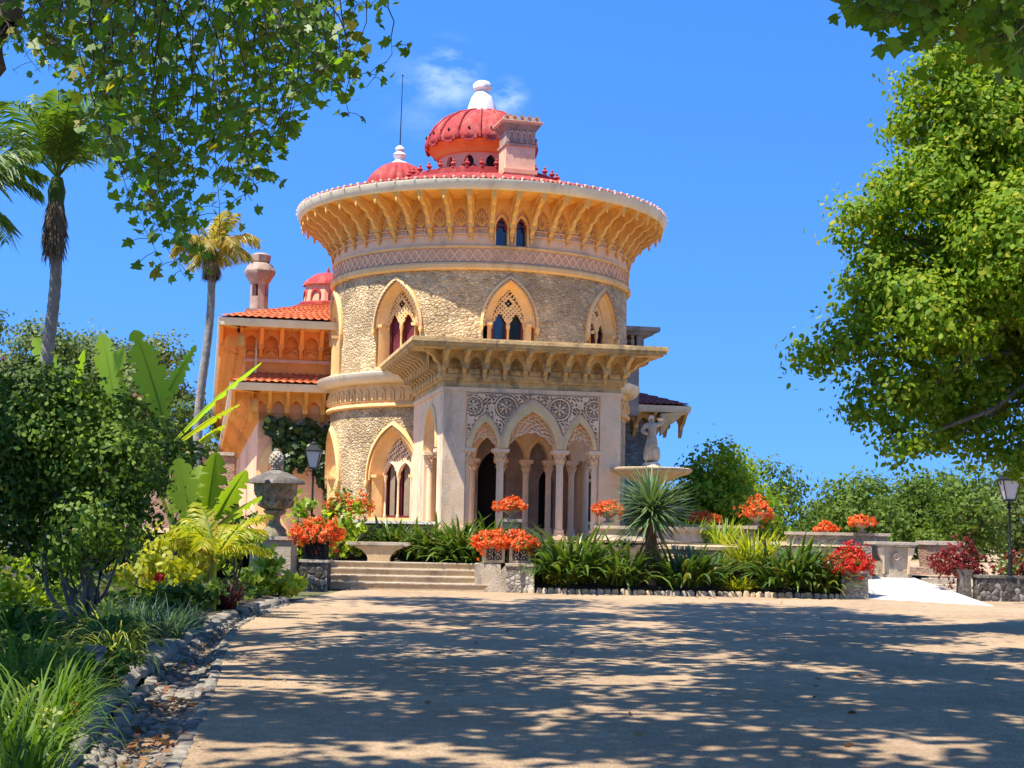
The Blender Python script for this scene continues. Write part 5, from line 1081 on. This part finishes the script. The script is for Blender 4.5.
# -------- palms
def frond(mb, base, az, el, ln, droop, lw, nl, lwid=.022, dry=0):
    p = Vector(base); d = Vector((math.sin(az), -math.cos(az), 0)); s = Vector((math.cos(az), math.sin(az), 0)); n = 14; pts = [p.copy()]
    for i in range(n):
        e = el-droop*((i+.5)/n)**1.6; p = p+(d*math.cos(e)+Vector((0, 0, math.sin(e))))*ln/n; pts.append(p.copy())
    mb.tube(pts, [.03*(1-i/(n+2)) for i in range(n+1)], 4, 1)
    for j in range(nl):
        t = .14+.86*j/nl; k = min(int(t*n), n-1); q = pts[k].lerp(pts[k+1], t*n-k); tg = (pts[k+1]-pts[k]).normalized(); up = s.cross(tg)
        l_ = lw*math.sin(PI*(.12+.86*t))**.7*random.uniform(.85, 1.1)
        for sg in (-1, 1):
            dr = (s*sg*.8+tg*.75+up*(.15+random.uniform(-.2, .2))).normalized(); e1 = q+dr*l_*.55; e2 = q+dr*l_+Vector((0, 0, -l_*random.uniform(.18, .5)))
            wv = tg*lwid; mb.add([q-wv*.6, q+wv*.6, e1+wv, e2, e1-wv], [(0, 1, 2, 3, 4)], 0)
def palm(base, top, r, label, fr, lm_, skirt=0, crown=0):
    o = empty('palm_tree', base, 0, label, 'palm tree'); t = Vector(top)-Vector(base)
    b = MB(); n = 60; b.tube([t*(i/n)+Vector((.06*math.sin(i*.16), 0, 0)) for i in range(n+1)], [r*(1.25-.35*i/n)*(1.05 if i % 2 else .97) for i in range(n+1)], 12); b.build('trunk', M['palmtrunk'], o)
    b = MB()
    for (az, el, ln, dr, lw, nl) in fr: frond(b, t+Vector((0, 0, crown)), az, el, ln, dr, lw, nl)
    b.build('crown', [lm_, lm_], o, smooth=0)
    if crown: b = MB(); b.tube([t+Vector((0, 0, -.1)), t+Vector((0, 0, crown*.5)), t+Vector((0, 0, crown))], [r*1.15, r*1.5, r*.9], 10); b.build('crownshaft', L['mid'], o)
    if skirt:
        b = MB()
        for i in range(420):
            q = random.random(); a = random.uniform(0, 6.283); z = -skirt*.75+q*skirt; rr = r*(1.0+1.05*math.sin(PI*min(1, .25+.75*q)))
            blade(b, t+Vector((rr*.8*math.sin(a), -rr*.8*math.cos(a), z)), a, random.uniform(-1.55, -1.2), random.uniform(.2, .42), .03, random.uniform(-.1, .2), 3, .3, 0, 'sword')
        b.build('dead_skirt', M['thatch'], o, smooth=0)
    return o
fr = [(random.uniform(0, 6.283), random.uniform(.95, 1.45), random.uniform(1.7, 2.3), random.uniform(.5, 1.1), .75, 44) for i in range(7)]+[(1.45, .95, 1.9, .5, .7, 46), (-1.5, 1.0, 2.2, 1.3, .95, 48), (-1.1, .8, 2.2, 1.4, .95, 48), (2.6, .9, 2.0, 1.0, .8, 44), (1.0, 1.15, 2.1, .6, .75, 46), (-.4, 1.1, 2.0, 1.2, .9, 46)]
tb_, tt_ = W(47, 420, 28), W(56, 205, 28); palm((tb_.x, 28, .5), (tt_.x, 28, tt_.z), .115, 'tall palm with a skirt of dead fronds and upright green fronds at the left', fr, L['palm'], 1.15, .55)
fr = [(i*2*PI/13+random.uniform(-.15, .15), random.uniform(.15, .85), random.uniform(1.25, 1.75), random.uniform(1.2, 2.0), .5, 36) for i in range(13)]+[(random.uniform(0, 6), 1.2, 1.3, .8, .5, 34) for i in range(4)]
tb_, tt_ = W(198, 455, 40), W(212, 262, 40); palm((tb_.x-.1, 40, .5), (tt_.x, 40, tt_.z), .115, 'slender pale-trunked palm with yellowing drooping fronds beside the palace', fr, L['palmdry'], .3, .35)
fr = [(random.uniform(.6, 2.4), random.uniform(.2, 1.1), 2.3, random.uniform(1.0, 1.6), .8, 44) for i in range(7)]+[(random.uniform(0, 6.28), 1, 2.3, 1.2, .8, 40) for i in range(6)]
tb_, tt_ = W(-70, 420, 26), W(-72, 225, 26); palm((tb_.x, 26, .5), (tt_.x, 26, tt_.z), .12, 'palm beyond the left edge with only drooping frond tips in view', fr, L['palm'], .4, .3)

# -------- bananas
def banana_leaf(mb, base, tip, w, side, arch=.25, n=20):
    n = 42; nt_ = [1 if random.random() > .28 else random.uniform(.3, .75) for _ in range(n+1)]; a, c = Vector(base), Vector(tip); up = Vector((0, 0, 1)); s = Vector(side).normalized(); ln = (c-a).length
    pts = [a.lerp(c, i/n)+up*arch*ln*math.sin(PI*i/n)*.5 for i in range(n+1)]
    wd = []
    for i in range(n+1):
        t = i/n; q = 0.02 if t < .14 else w*max(.03, math.sin(PI*min(1, (t-.13)/.87*.97+.03))**.55)*(1+.06*math.sin(i*1.1))*(nt_[i] if i < n-3 else 1); wd.append(q)
    strip(mb, pts, wd, s, 0, .28); mb.tube(pts[:-2], [.028*(1-i/(n+1)) for i in range(n-1)], 5, 1)
def banana(base, px_leaves, Y, label, m=None, rnd=.0):
    o = empty('banana_plant', base, 0, label, 'banana plant'); B0 = Vector(base)
    b = MB(); top = Vector((0, 0, .9)); b.tube([(0, 0, -.2), (.02, 0, .5), (0, 0, 1.1)], [.13, .11, .07], 10); b.build('stem', L['mid'], o)
    for (bx, by, tx, ty, w, dy, ang) in px_leaves:
        mb = MB(); p0 = W(bx, by, Y)-B0; p1 = W(tx, ty, Y+dy)-B0
        mb.tube([(0, 0, .9), (p0*.5+Vector((0, 0, .5))), p0], [.05, .04, .03], 6, 1)
        d = (p1-p0).normalized(); sd_ = Vector((math.cos(ang), math.sin(ang), 0)); sd_ = (sd_-d*sd_.dot(d)).normalized()
        banana_leaf(mb, p0, p1, w, sd_, .10); mb.build('leaf', [m or L['banana'], L['bright']], o, smooth=60)
    return o
q = W(140, 470, 30); banana((q.x, 30, .5), [(168, 436, 134, 330, .36, -.3, .15), (118, 430, 102, 333, .27, .2, -.1), (96, 420, 124, 348, .2, .8, .9), (72, 412, 34, 338, .26, .4, -.3), (150, 430, 196, 345, .18, .6, .8), (150, 425, 188, 362, .15, .9, .8), (60, 425, 84, 350, .16, 0, 1.2), (130, 440, 108, 362, .22, .4, .5)], 30, 'tall banana plant with upright bright green paddle leaves behind the dark shrub')
q = W(170, 470, 32); banana((q.x, 32.5, .5), [(165, 452, 262, 362, .15, -.4, 1.3), (150, 470, 60, 420, .2, 0, 1.2)], 32.5, 'banana leaf arching up to the right across the slender palm trunk')
q = W(180, 470, 33); banana((q.x, 33.5, .5), [(172, 448, 240, 404, .17, .2, 1.2), (190, 450, 225, 425, .16, 0, 1.0)], 33.5, 'banana plant with rusty yellow leaves leaning in front of the garden wall', L['yellow'])
q = W(205, 545, 25); banana((q.x, 25, .35), [(190, 530, 178, 458, .26, 0, .2), (206, 525, 216, 452, .24, -.2, .5), (210, 530, 246, 470, .22, -.3, .7), (200, 530, 168, 488, .22, .2, -.5), (212, 530, 262, 496, .2, 0, 1.1), (196, 532, 200, 465, .2, .4, 0)], 25, 'low banana plant with broad sunlit yellow-green leaves near the great urn', L['bright'])
b = MB(); q = W(205, 552, 24)
for i in range(15): frond(b, (0, 0, .6), random.uniform(0, 6.283), random.uniform(.6, 1.2), random.uniform(1.0, 1.5), random.uniform(1.0, 1.8), .38, 34, .016)
b.tube([(0, 0, -.2), (0, 0, .65)], [.07, .05], 8, 1)
o = b.build('young_palm', [L['yellow'], L['bright']], None, smooth=0); o.location = (q.x+.15, 24, .3); tag(o, 'young palm with arching yellow-green fronds in front of the low banana plant', 'palm')

# -------- left garden shrubs
def gp(px, py, z): q = G(px, py, z); return (q.x, q.y, z)
def rel(base, lst, Y):
    out = []
    for px, py, rpx, dy in lst:
        q = W(px, py, Y+dy); r = rpx*Y/F; out.append(((q.x-base[0], q.y-base[1], q.z-base[2]), (r, r*.95, r*.9)))
    return out
bs_ = (W(85, 600, 16.5).x, 16.5, .45)
bush('shrub_tree', bs_, rel(bs_, [(60, 440, 62, 0), (112, 468, 50, -.2), (20, 490, 70, .3), (118, 428, 36, .2), (85, 525, 52, -.4), (10, 415, 46, .4), (140, 500, 30, 0), (45, 395, 36, .2), (88, 400, 28, .3), (-40, 450, 80, .2), (60, 555, 34, .2), (125, 535, 22, .3), (150, 455, 22, .2), (20, 385, 26, .1), (75, 388, 22, 0)], 16.5), 105, 34, .24, .068, L['dark'], 'large dark glossy-leaved shrub with several thin stems filling the left side', 'shrub', None, 16, 'bark', SH_OVAL, .028, L['bush'], .55)
def simple_bush(px, py, Y, lst, m, size, label, per=60, clump=.2, k=22, z=.3, cat='shrub', name='leafy_shrub', grp=None):
    x = W(px, py, Y).x; b0 = (x, Y, z); return bush(name, b0, rel(b0, lst, Y), per, k, clump, size, m, label, cat, grp, 5)
simple_bush(270, 590, 28.5, [(272, 578, 20, 0), (255, 588, 18, .2), (290, 584, 14, 0), (268, 562, 13, .1), (240, 580, 16, .3)], L['bright'], .16, 'bright green broad-leaved shrub at the kerb below the great urn', 70, .25, 20, .1)
simple_bush(165, 570, 23, [(165, 562, 26, 0), (140, 575, 24, -.2), (185, 575, 20, .2), (150, 548, 20, .4), (195, 555, 22, .8)], L['yellow'], .13, 'sunny yellow-green shrub right of the thin stems', 60, .22, 20, .3)
simple_bush(235, 555, 27, [(232, 552, 18, 0), (245, 540, 14, .2), (222, 560, 16, .3)], L['bright'], .14, 'lime shrub between the young palm and the great urn', 60)
simple_bush(30, 570, 19, [(25, 575, 40, 0), (60, 590, 30, .3), (-20, 580, 40, 0), (0, 610, 30, -.3)], L['bright'], .10, 'sunlit lime shrub under the dark shrub at the left edge', 60, .2, 20, .4)
simple_bush(175, 470, 30, [(150, 440, 24, 0), (175, 455, 24, .2), (195, 470, 22, -.2), (130, 420, 20, .3), (160, 480, 26, 0), (105, 440, 26, .4)], L['mid'], .13, 'mid green shrub below the tall banana leaves', 45, .25, 20, .4)
simple_bush(130, 385, 30.5, [(128, 408, 16, 0), (136, 420, 14, 0)], L['dry'], .13, 'rusty brown dying shrub top beside the tall banana leaves', 40, .2, 16, .6)
simple_bush(285, 520, 33, [(240, 520, 14, 0), (225, 508, 12, .3)], L['mid'], .14, 'dim green shrub left of the great urn pedestal', 50, .2, 18, .2)
simple_bush(90, 640, 15, [(60, 640, 30, 0), (100, 625, 28, .4), (130, 640, 22, 0), (30, 660, 34, -.2), (85, 660, 24, -.3), (10, 630, 30, .2)], L['dark'], .11, 'low dark foliage under the thin stems of the large shrub', 60, .2, 22, .3)
simple_bush(75, 690, 12.4, [(75, 685, 22, 0), (100, 672, 18, .2), (50, 670, 24, .3), (118, 660, 14, .4)], L['mid'], .09, 'small broad-leaved plant behind the little sign', 60, .14, 18, .25)
simple_bush(185, 590, 21, [(185, 592, 18, 0), (205, 596, 14, .2), (160, 605, 18, -.2)], L['dark'], .13, 'low dark shrub between the purple plant and the blue-green tufts', 60)
q = gp(216, 607, .15); strap_clump(q, 110, .62, .03, .3, 'dark purple strappy plant by the kerb below the young palm', L['purple'], None, 'purple_plant', (.6, 1.5), (.1, .7), 'sword')
q = gp(196, 603, .2); strap_clump(q, 60, .5, .028, .25, 'second purple clump behind the first one, farther from the kerb', L['purple'], None, 'purple_plant', (.6, 1.5), (.1, .7), 'sword')
for px, py, s, lab in ((160, 634, .55, 'blue-green tuft of fine leaves at the kerb left of the purple plant'), (138, 628, .5, 'second blue-green tuft set back from the kerb'), (182, 624, .42, 'small blue-green tuft nearest the purple plant')):
    strap_clump(gp(px, py, .15), 170, s, .012, .28, lab, L['blue'], 'blue-green tufts by the kerb', 'tuft', (.4, 1.5), (.2, 1.0), 'sword')
strap_clump(gp(112, 660, .15), 260, .72, .011, .16, 'arching pale-tipped grass tuft leaning over the kerb', L['pale'], None, 'grass_tuft', (.5, 1.45), (1.2, 2.3), 'sword', 'grass')
strap_clump(gp(104, 636, .3), 70, .6, .022, .16, 'variegated grassy plant below the thin stems', L['pale'], None, 'grass_tuft', (.7, 1.5), (.6, 1.5), 'sword', 'grass')
strap_clump(gp(104, 682, .15), 120, .28, .012, .14, 'brownish low tuft beside the little sign', L['dry'], None, 'tuft', (.5, 1.5), (.2, 1.2), 'sword')
for px, py, n, ln, lab in ((34, 742, 130, .75, 'lush arching grass clump behind the red bloom in the lower left'), (15, 760, 150, .62, 'bright grass clump in the bottom left corner'), (58, 708, 110, .62, 'grass clump just left of the little sign'), (20, 690, 120, .85, 'taller grass clump at the left edge above the corner'), (-5, 640, 90, 1.0, 'tallest grass clump at the left edge under the lime shrub'), (18, 778, 120, .45, 'low grass clump at the bottom edge nearest the kerb')):
    strap_clump(gp(px, py, .25), n, ln, .012, .22, lab, L['grass'], 'grass clumps in the lower left bed', 'grass_clump', (.6, 1.5), (.7, 2.0), 'sword', 'grass')
for px, py, lab in ((66, 726, 'single red bloom near the kerb in the lower left'), (160, 578, 'small crimson bloom among dark leaves behind the thin stems')):
    q = gp(px, py+12, .2) if px == 66 else tuple(W(px, py, 20)); P_ = rng.normal(size=(26, 3))*.035+[0, 0, .16 if px == 66 else 0]; o = empty('red_bloom', q, 0, lab, 'flower'); leaves('petals', P_, rng.normal(size=(26, 3)), .09, SH_OVAL, L['redd'], o); b = MB(); b.tube([(0, 0, -.5 if px != 66 else -.05), (0, 0, .15 if px == 66 else 0)], .008, 5); b.build('stem', L['mid'], o)
for i, (px, py) in enumerate(((30, 712), (40, 745), (52, 748), (14, 735))):
    q = gp(px, py+18, .25); o = empty('white_bloom', q, 0, 'small white bloom spike standing in the lower left grass', 'flower', 'white bloom spikes in the grass'); n = 22; P_ = np.stack([rng.normal(size=n)*.018, rng.normal(size=n)*.018, .18+rng.uniform(0, .12, n)], 1); leaves('petals', P_, rng.normal(size=(n, 3)), .04, SH_OVAL, L['pale'], o); b = MB(); b.tube([(0, 0, -.1), (0, 0, .26)], .005, 5); b.build('stem', L['mid'], o)
# little plant sign
q = gp(98, 688, .14); o = empty('plant_sign', q, .35, 'small grey plant label sign on a short post beside the kerb', 'sign')
b = MB(); b.box((0, 0, .14), (.06, .02, .36)); b.build('post', M['grime'], o); b = MB(); b.box((-.03, 0, .34), (.17, .10, .012)); k_ = b.build('plate', M['stone_dark'], o); k_.rotation_euler = (.5, 0, 0); k_.location = (0, .15, .03)
# ground cover: many small leaves over the soil
P_ = []; Nn = []
for i in range(9000):
    t = rng.random(); q = lerp_path(kerb, t); d = .25+abs(rng.normal())*1.6; P_.append((q.x-.1-d, q.y+d*.25, bank_z(d)+rng.uniform(.0, .16)))
tag(leaves('ground_cover', np.array(P_), rng.normal(size=(len(P_), 3))*.5+[0, 0, 1], rng.uniform(.05, .15, len(P_)), SH_OVAL, L['dark']), 'low dark ground cover over the soil of the left bed', 'ground cover', None, 'stuff')
# leaf litter in the gutter and on the court
P_ = []
for i in range(240):
    t = rng.random(); e = lerp_path(edge, t); q = lerp_path(kerb, t); u = min(1, max(.1, rng.normal()*.2+.5)); p = e.lerp(q, u); P_.append((p.x, p.y, .07-.11*math.sin(PI*u)))
for cx_, cy_, n in ((170, 702, 70), (158, 740, 50), (178, 668, 40)):
    q = G(cx_, cy_, 0)
    for i in range(n): P_.append((q.x+rng.normal()*.12, q.y+rng.normal()*.22, .0+rng.uniform(-.02, .03)))
for i in range(110): P_.append((rng.uniform(-3, 9), rng.uniform(9, 33), .018))
tag(leaves('leaf_litter', np.array(P_), rng.normal(size=(len(P_), 3))*.3+[0, 0, 1], rng.uniform(.035, .085, len(P_)), SH_MAPLE, L['dry']), 'dry brown fallen leaves scattered in the gutter and over the court', 'fallen leaves', None, 'stuff')

# -------- trees behind
def tree(px, top, Y, wpx, label, m, size=.3, per=.55, k=34, clump=.9, n=9, zb=-.3, group='trees behind the terrace', low=.35, name='broadleaf_tree'):
    x = W(px, 450, Y).x; zt = W(px, top, Y).z; Wd = wpx*Y/F/2; H = (zt-zb)*(1.09 if Y > 80 else 1.12); size *= .8; per *= 1.7; o = empty(name, (x, Y, zb), 0, label, 'tree', group); bl = []
    for i in range(n):
        a = i*2.4; q = math.sqrt((i+.5)/n); zz = H*(low+(1-low)*(.92-.62*q*q)*(.75+.3*random.random())); r = Wd*random.uniform(.34, .5); bl.append(((Wd*.72*q*math.cos(a), Wd*.72*q*math.sin(a), min(zz, H-r*.7)), (r, r, r*.8)))
    bl.append(((0, 0, H*(low+.25)), (Wd*.6, Wd*.6, H*.25)))
    P_, Nn = clump_points(bl, per, clump, .3, k); leaves('crown', P_, Nn, rng.uniform(.6, 1.3, len(P_))*size, SH_QUAD, m, o)
    b = MB(); b.tube([(0, 0, -.3), (.1, 0, H*.3), (0, .1, H*.6)], [H*.03, H*.022, H*.012], 8)
    for c, r in bl[:7]: limb(b, (0, 0, H*random.uniform(.2, .5)), c, H*.014, H*.004, .15)
    b.build('trunk', M['bark_dark'], o); return o
tree(716, 458, 52, 150, 'bright green open tree right of the fountain statue', L['lime'], .22, 4.4, 28, .5, 14, -.3, low=.05)
tree(782, 476, 54, 100, 'narrow open green tree between two gaps of sky', L['mid'], .2, 4.4, 26, .45, 11, -.3, low=.05)
tree(858, 488, 60, 120, 'rounded yellow-green tree behind the far terrace wall', L['mid'], .26, 2.0, 30, .6, 11, -.3, low=.1)
tree(918, 478, 62, 110, 'rounded green tree behind the brick pier', L['mid'], .26, 2.0, 30, .6, 11, -.3, low=.1)
tree(968, 470, 58, 90, 'darker green tree left of the black lamp', L['mid'], .26, 2.2, 30, .6, 10, -.3, low=.1)
tree(1015, 476, 64, 110, 'pale olive tree behind the black lamp', L['olive'], .26, 2.0, 30, .6, 10, -.3, low=.1)
tree(1085, 470, 62, 130, 'olive tree at the far right, past the picture edge', L['olive'], .28, 1.6, 26, .6, 9, -.3, low=.1)
tree(822, 505, 70, 70, 'small hazy green tree farthest behind the terrace wall', L['olive'], .28, 2.0, 26, .6, 8, -.3, low=.1)
tree(655, 500, 66, 60, 'low green tree partly hidden by the fountain basin', L['mid'], .26, 2, 26, .6, 7, -.3, low=.1)
g2 = 'trees far behind the left garden'
tree(30, 336, 88, 150, 'grey-olive rounded tree far behind the palm at the left', L['olive'], .34, 1.3, 40, .9, 11, -.3, g2, .15)
tree(95, 340, 92, 150, 'olive tree behind the tall banana leaves', L['olive'], .34, 1.3, 40, .9, 11, -.3, g2, .15)
tree(150, 352, 86, 110, 'olive tree just right of the tallest banana leaf', L['olive'], .34, 1.3, 40, .9, 10, -.3, g2, .15)
tree(-40, 325, 90, 150, 'tallest olive tree, cut by the left edge', L['olive'], .34, 1.3, 36, .9, 10, -.3, g2, .15)
tree(182, 404, 74, 46, 'dark green tree between the banana and the slender palm', L['dark'], .3, 1.6, 36, .7, 8, -.3, g2, .1)
tree(216, 396, 96, 90, 'pale green tree behind the slender palm, beside the palace', L['olive'], .34, 1.0, 36, .8, 9, -.3, g2, .1)
tree(840, 500, 76, 110, 'rounded green tree in the second row left of the brick pier', L['mid'], .28, 1.2, 30, .7, 9, -.3, low=.05)
tree(895, 490, 80, 110, 'yellow-green tree in the second row above the brick pier', L['mid'], .28, 1.2, 30, .7, 9, -.3, low=.05)
tree(950, 482, 78, 110, 'green tree in the second row left of the black lamp', L['mid'], .28, 1.2, 30, .7, 9, -.3, low=.05)
tree(1000, 484, 84, 120, 'olive tree in the second row just behind the black lamp', L['olive'], .28, 1.2, 30, .7, 9, -.3, low=.05)
for px, Y, lab in ((690, 38.6, 'yellow-green fern clump before the upper terrace wall, nearer the fountain'), (722, 38.4, 'yellow-green fern clump before the upper terrace wall, nearer its end')):
    q = W(px, 540, Y); strap_clump((q.x, Y, 1.15), 90, .85, .034, .3, lab, L['bright'], 'fern clumps on the terrace', 'fern', (.8, 1.5), (.3, 1.1), 'sword')
# bougainvillea at the left edge
q = W(-14, 300, 24); P_, Nn = clump_points([((0, 0, 0), (.33, .3, .4)), ((0, 0, -.8), (.2, .2, .7)), ((-.5, 0, -1.5), (.5, .4, 1.8))], 40, .14, .3, 16)
o = empty('bougainvillea', (q.x, 24, 0), 0, 'violet-flowered climber just showing at the left edge', 'shrub'); leaves('blossoms', P_+[0, 0, q.z], Nn, .08, SH_OVAL, L['violet'], o); b = MB(); b.tube([(-.5, 0, -.1), (-.4, 0, q.z-1.6), (0, 0, q.z)], [.08, .05, .02], 7); b.build('stem', M['bark'], o)

# -------- big lime tree at the right
bx, by = 10.6, 24.0
o = empty('lime_tree', (bx, by, 0), 0, 'large sunlit green tree filling the right side of the sky', 'tree'); bl = []
for px, py, r, dy in ((985, 150, 80, 0), (962, 255, 78, .5), (912, 300, 48, -.5), (885, 235, 36, 0), (853, 345, 36, -.4), (825, 352, 24, -.2), (900, 392, 48, 0), (965, 400, 62, .8), (1000, 320, 80, 1.2), (905, 446, 30, -.3), (955, 436, 30, .3), (1025, 60, 100, .5), (940, 325, 56, -.8), (868, 402, 30, 0), (955, 118, 46, -.4), (930, 190, 46, -.6), (1080, 180, 110, 0), (1100, 330, 110, .6), (1080, 440, 70, .2), (1010, 455, 30, -.2), (1090, 20, 120, .2), (1040, 250, 90, -1.2), (866, 218, 34, -.2), (852, 240, 24, 0), (905, 190, 36, -.3), (880, 275, 40, -.2), (866, 305, 34, 0), (812, 352, 26, 0), (925, 75, 40, -.3), (918, 125, 34, 0), (1170, 200, 130, 0), (1160, 380, 90, 0)):
    q = W(px, py, 23.5+dy); s = 23.5/F*r; bl.append(((q.x-bx, q.y-by, q.z), (s, s*1.15, s*.92)))
P_, Nn = clump_points(bl, 30, .30, .36, 34); leaves('crown', P_, Nn, rng.uniform(.6, 1.3, len(P_))*.108, SH_OVAL, L['lime'], o)
b = MB(); limb(b, (0, 0, -.2), (.2, 0, 8.5), .34, .12, .04, 10)
for c, r in bl: limb(b, (random.uniform(-.1, .2), 0, random.uniform(3.0, 8.0)), c, .085, .02, .12)
b.build('trunk', M['bark'], o)

# -------- plane trees whose crowns shade the court
def plane_canopy(base, label, region, n_cl, k, limbs, hang=None):
    o = empty('plane_tree', base, 0, label, 'tree'); x0, x1, y0, y1 = region; P_ = []; Nn = []
    for gx in np.arange(x0, x1, .98):
        for gy in np.arange(y0, y1, .98):
            x, y = gx+rng.uniform(0, .98)+rng.normal()*.22, gy+rng.uniform(0, .98)+rng.normal()*.22
            if y > 17 and x > 2.4: continue
            if -8 < x < -2 and 9 < y < 15.5 and rng.random() < .15: continue
            if x < -5.8 and rng.random() < (.72 if x < -7 else .12): continue
            if rng.random() < .10: continue
            z = max(10.2, 3.4+.40*y)+abs(rng.normal())*.7; r = rng.uniform(.5, .95); kk = int(k*(r/.7)**2)
            oo = rng.normal(size=(kk, 3))*r*np.array([.5, .5, .25]); P_.append(np.array([x-base[0], y-base[1], z-base[2]])+oo); Nn.append(oo*.3+np.array([-.2, -.2, 1])+rng.normal(size=(kk, 3))*.4)
    P_ = np.concatenate(P_); Nn = np.concatenate(Nn); leaves('crown', P_, Nn, rng.uniform(.7, 1.25, len(P_))*.19, SH_MAPLE, L['canopy'], o)
    b = MB(); limb(b, (0, 0, -.2), (.3, .2, 9), .42, .26, .03, 9)
    for i in range(limbs):
        t = Vector((rng.uniform(x0, x1)-base[0], rng.uniform(y0, y1)-base[1], 0)); t.z = max(10.8, 4.0+.42*(t.y+base[1]))+random.uniform(0, 1.2); limb(b, (.2, .1, random.uniform(6, 9)), t, .13, .03, .08, 9)
    b.build('trunk', M['bark'], o)
    return o
pa = plane_canopy((-8.6, 12.5, 0), 'plane tree whose leafy twigs hang down across the top left of the sky', (-10.5, .5, 4, 26), 0, 140, 12)
pb = plane_canopy((8.5, 3.0, 0), 'plane tree overhead with dark lobed leaves in the top right corner', (-.5, 7.5, 2, 24), 0, 140, 9)
def twigs(o, spec, lf_m, size, seed):
    r_ = np.random.default_rng(seed); P_ = []; Nn = []; b = MB(); base = Vector(o.location)
    for (p0, p1, nl) in spec:
        a, c = Vector(p0), Vector(p1); ln = (c-a).length; bow = Vector((r_.normal()*.2, r_.normal()*.14, 0))*ln; n = 9
        pts = [a.lerp(c, i/n)+bow*math.sin(PI*i/n)+Vector((r_.normal(), r_.normal(), 0))*.03 for i in range(n+1)]
        b.tube([p-base for p in pts], [.010*(1-.7*i/n) for i in range(n+1)], 4)
        for j in range(nl):
            t = r_.uniform(.08, 1.0)**.8; k = min(int(t*n), n-1); q = pts[k].lerp(pts[k+1], t*n-k); d = Vector(r_.normal(size=3)); d.z = -abs(d.z)*.5; d.normalize(); e = q+d*r_.uniform(.08, .3)
            if r_.random() < .5: b.tube([q-base, (q+e)/2-base+Vector((0, 0, .02)), e-base], .004, 3)
            P_.append(e-base); Nn.append(Vector((-.35+r_.normal()*.6, -.8+r_.normal()*.55, .4+r_.normal()*.5)))
    leaves('hanging_leaves', np.array(P_), np.array(Nn), r_.uniform(.6, 1.2, len(P_))*size, SH_MAPLE, lf_m, o, bend=.22); b.build('twig', M['bark_dark'], o)
outl = [(-30, 70), (0, 62), (40, 80), (80, 95), (110, 150), (125, 210), (150, 245), (165, 270), (185, 285), (205, 276), (225, 225), (250, 205), (275, 190), (290, 135), (312, 122), (335, 112), (360, 98), (380, 92)]
def ob(x):
    for (a, ya), (c, yc) in zip(outl, outl[1:]):
        if a <= x <= c: return ya+(yc-ya)*(x-a)/(c-a)
    return 60
sp = []
for i in range(124):
    x1 = rng.uniform(-30, 355); yb = ob(x1)*(rng.uniform(.35, 1.0)**.75); Y = rng.uniform(13.2, 17.5); xs = x1-rng.uniform(-8, 26)-(40 if x1 > 280 else 0)
    sp.append((W(xs, -45-rng.uniform(0, 30), Y), W(x1, yb-6, Y+rng.uniform(-.4, .3)), max(5, int((yb+40)/6.6))))
for x1, yb in ((185, 282), (160, 268), (205, 268), (190, 250), (150, 240), (364, 92), (345, 118), (328, 100), (300, 140), (270, 188), (250, 205), (240, 160), (355, 12), (352, 20)):
    sp.append((W(x1-20, -50, 15), W(x1, yb-4, 15.0), max(5, int((yb+40)/6))))
twigs(pa, sp, L['plane'], .122, 3)
b = MB(); lp = [W(34, -60, 14), W(14, -14, 14), W(6, 22, 14), W(-8, 60, 14), W(-60, 120, 14)]; b.tube([Vector(p)-Vector(pa.location) for p in lp], [.10, .12, .14, .16, .18], 10); b.tube([Vector(W(-60, 120, 14))-Vector(pa.location), Vector((.1, .3, 5.6))], [.18, .22], 10); b.build('limb', M['bark'], pa)
sp = []
for i in range(70):
    x1 = rng.uniform(850, 1050); lim = 10+(x1-850)*.42 if x1 < 935 else 62+20*math.sin(x1*.2); yb = max(4, lim*rng.uniform(.3, 1.05)); Y = rng.uniform(11.5, 14); sp.append((W(x1+rng.uniform(10, 70), -60, Y), W(x1, yb, Y), 11))
twigs(pb, sp, L['plane'], .165, 5)
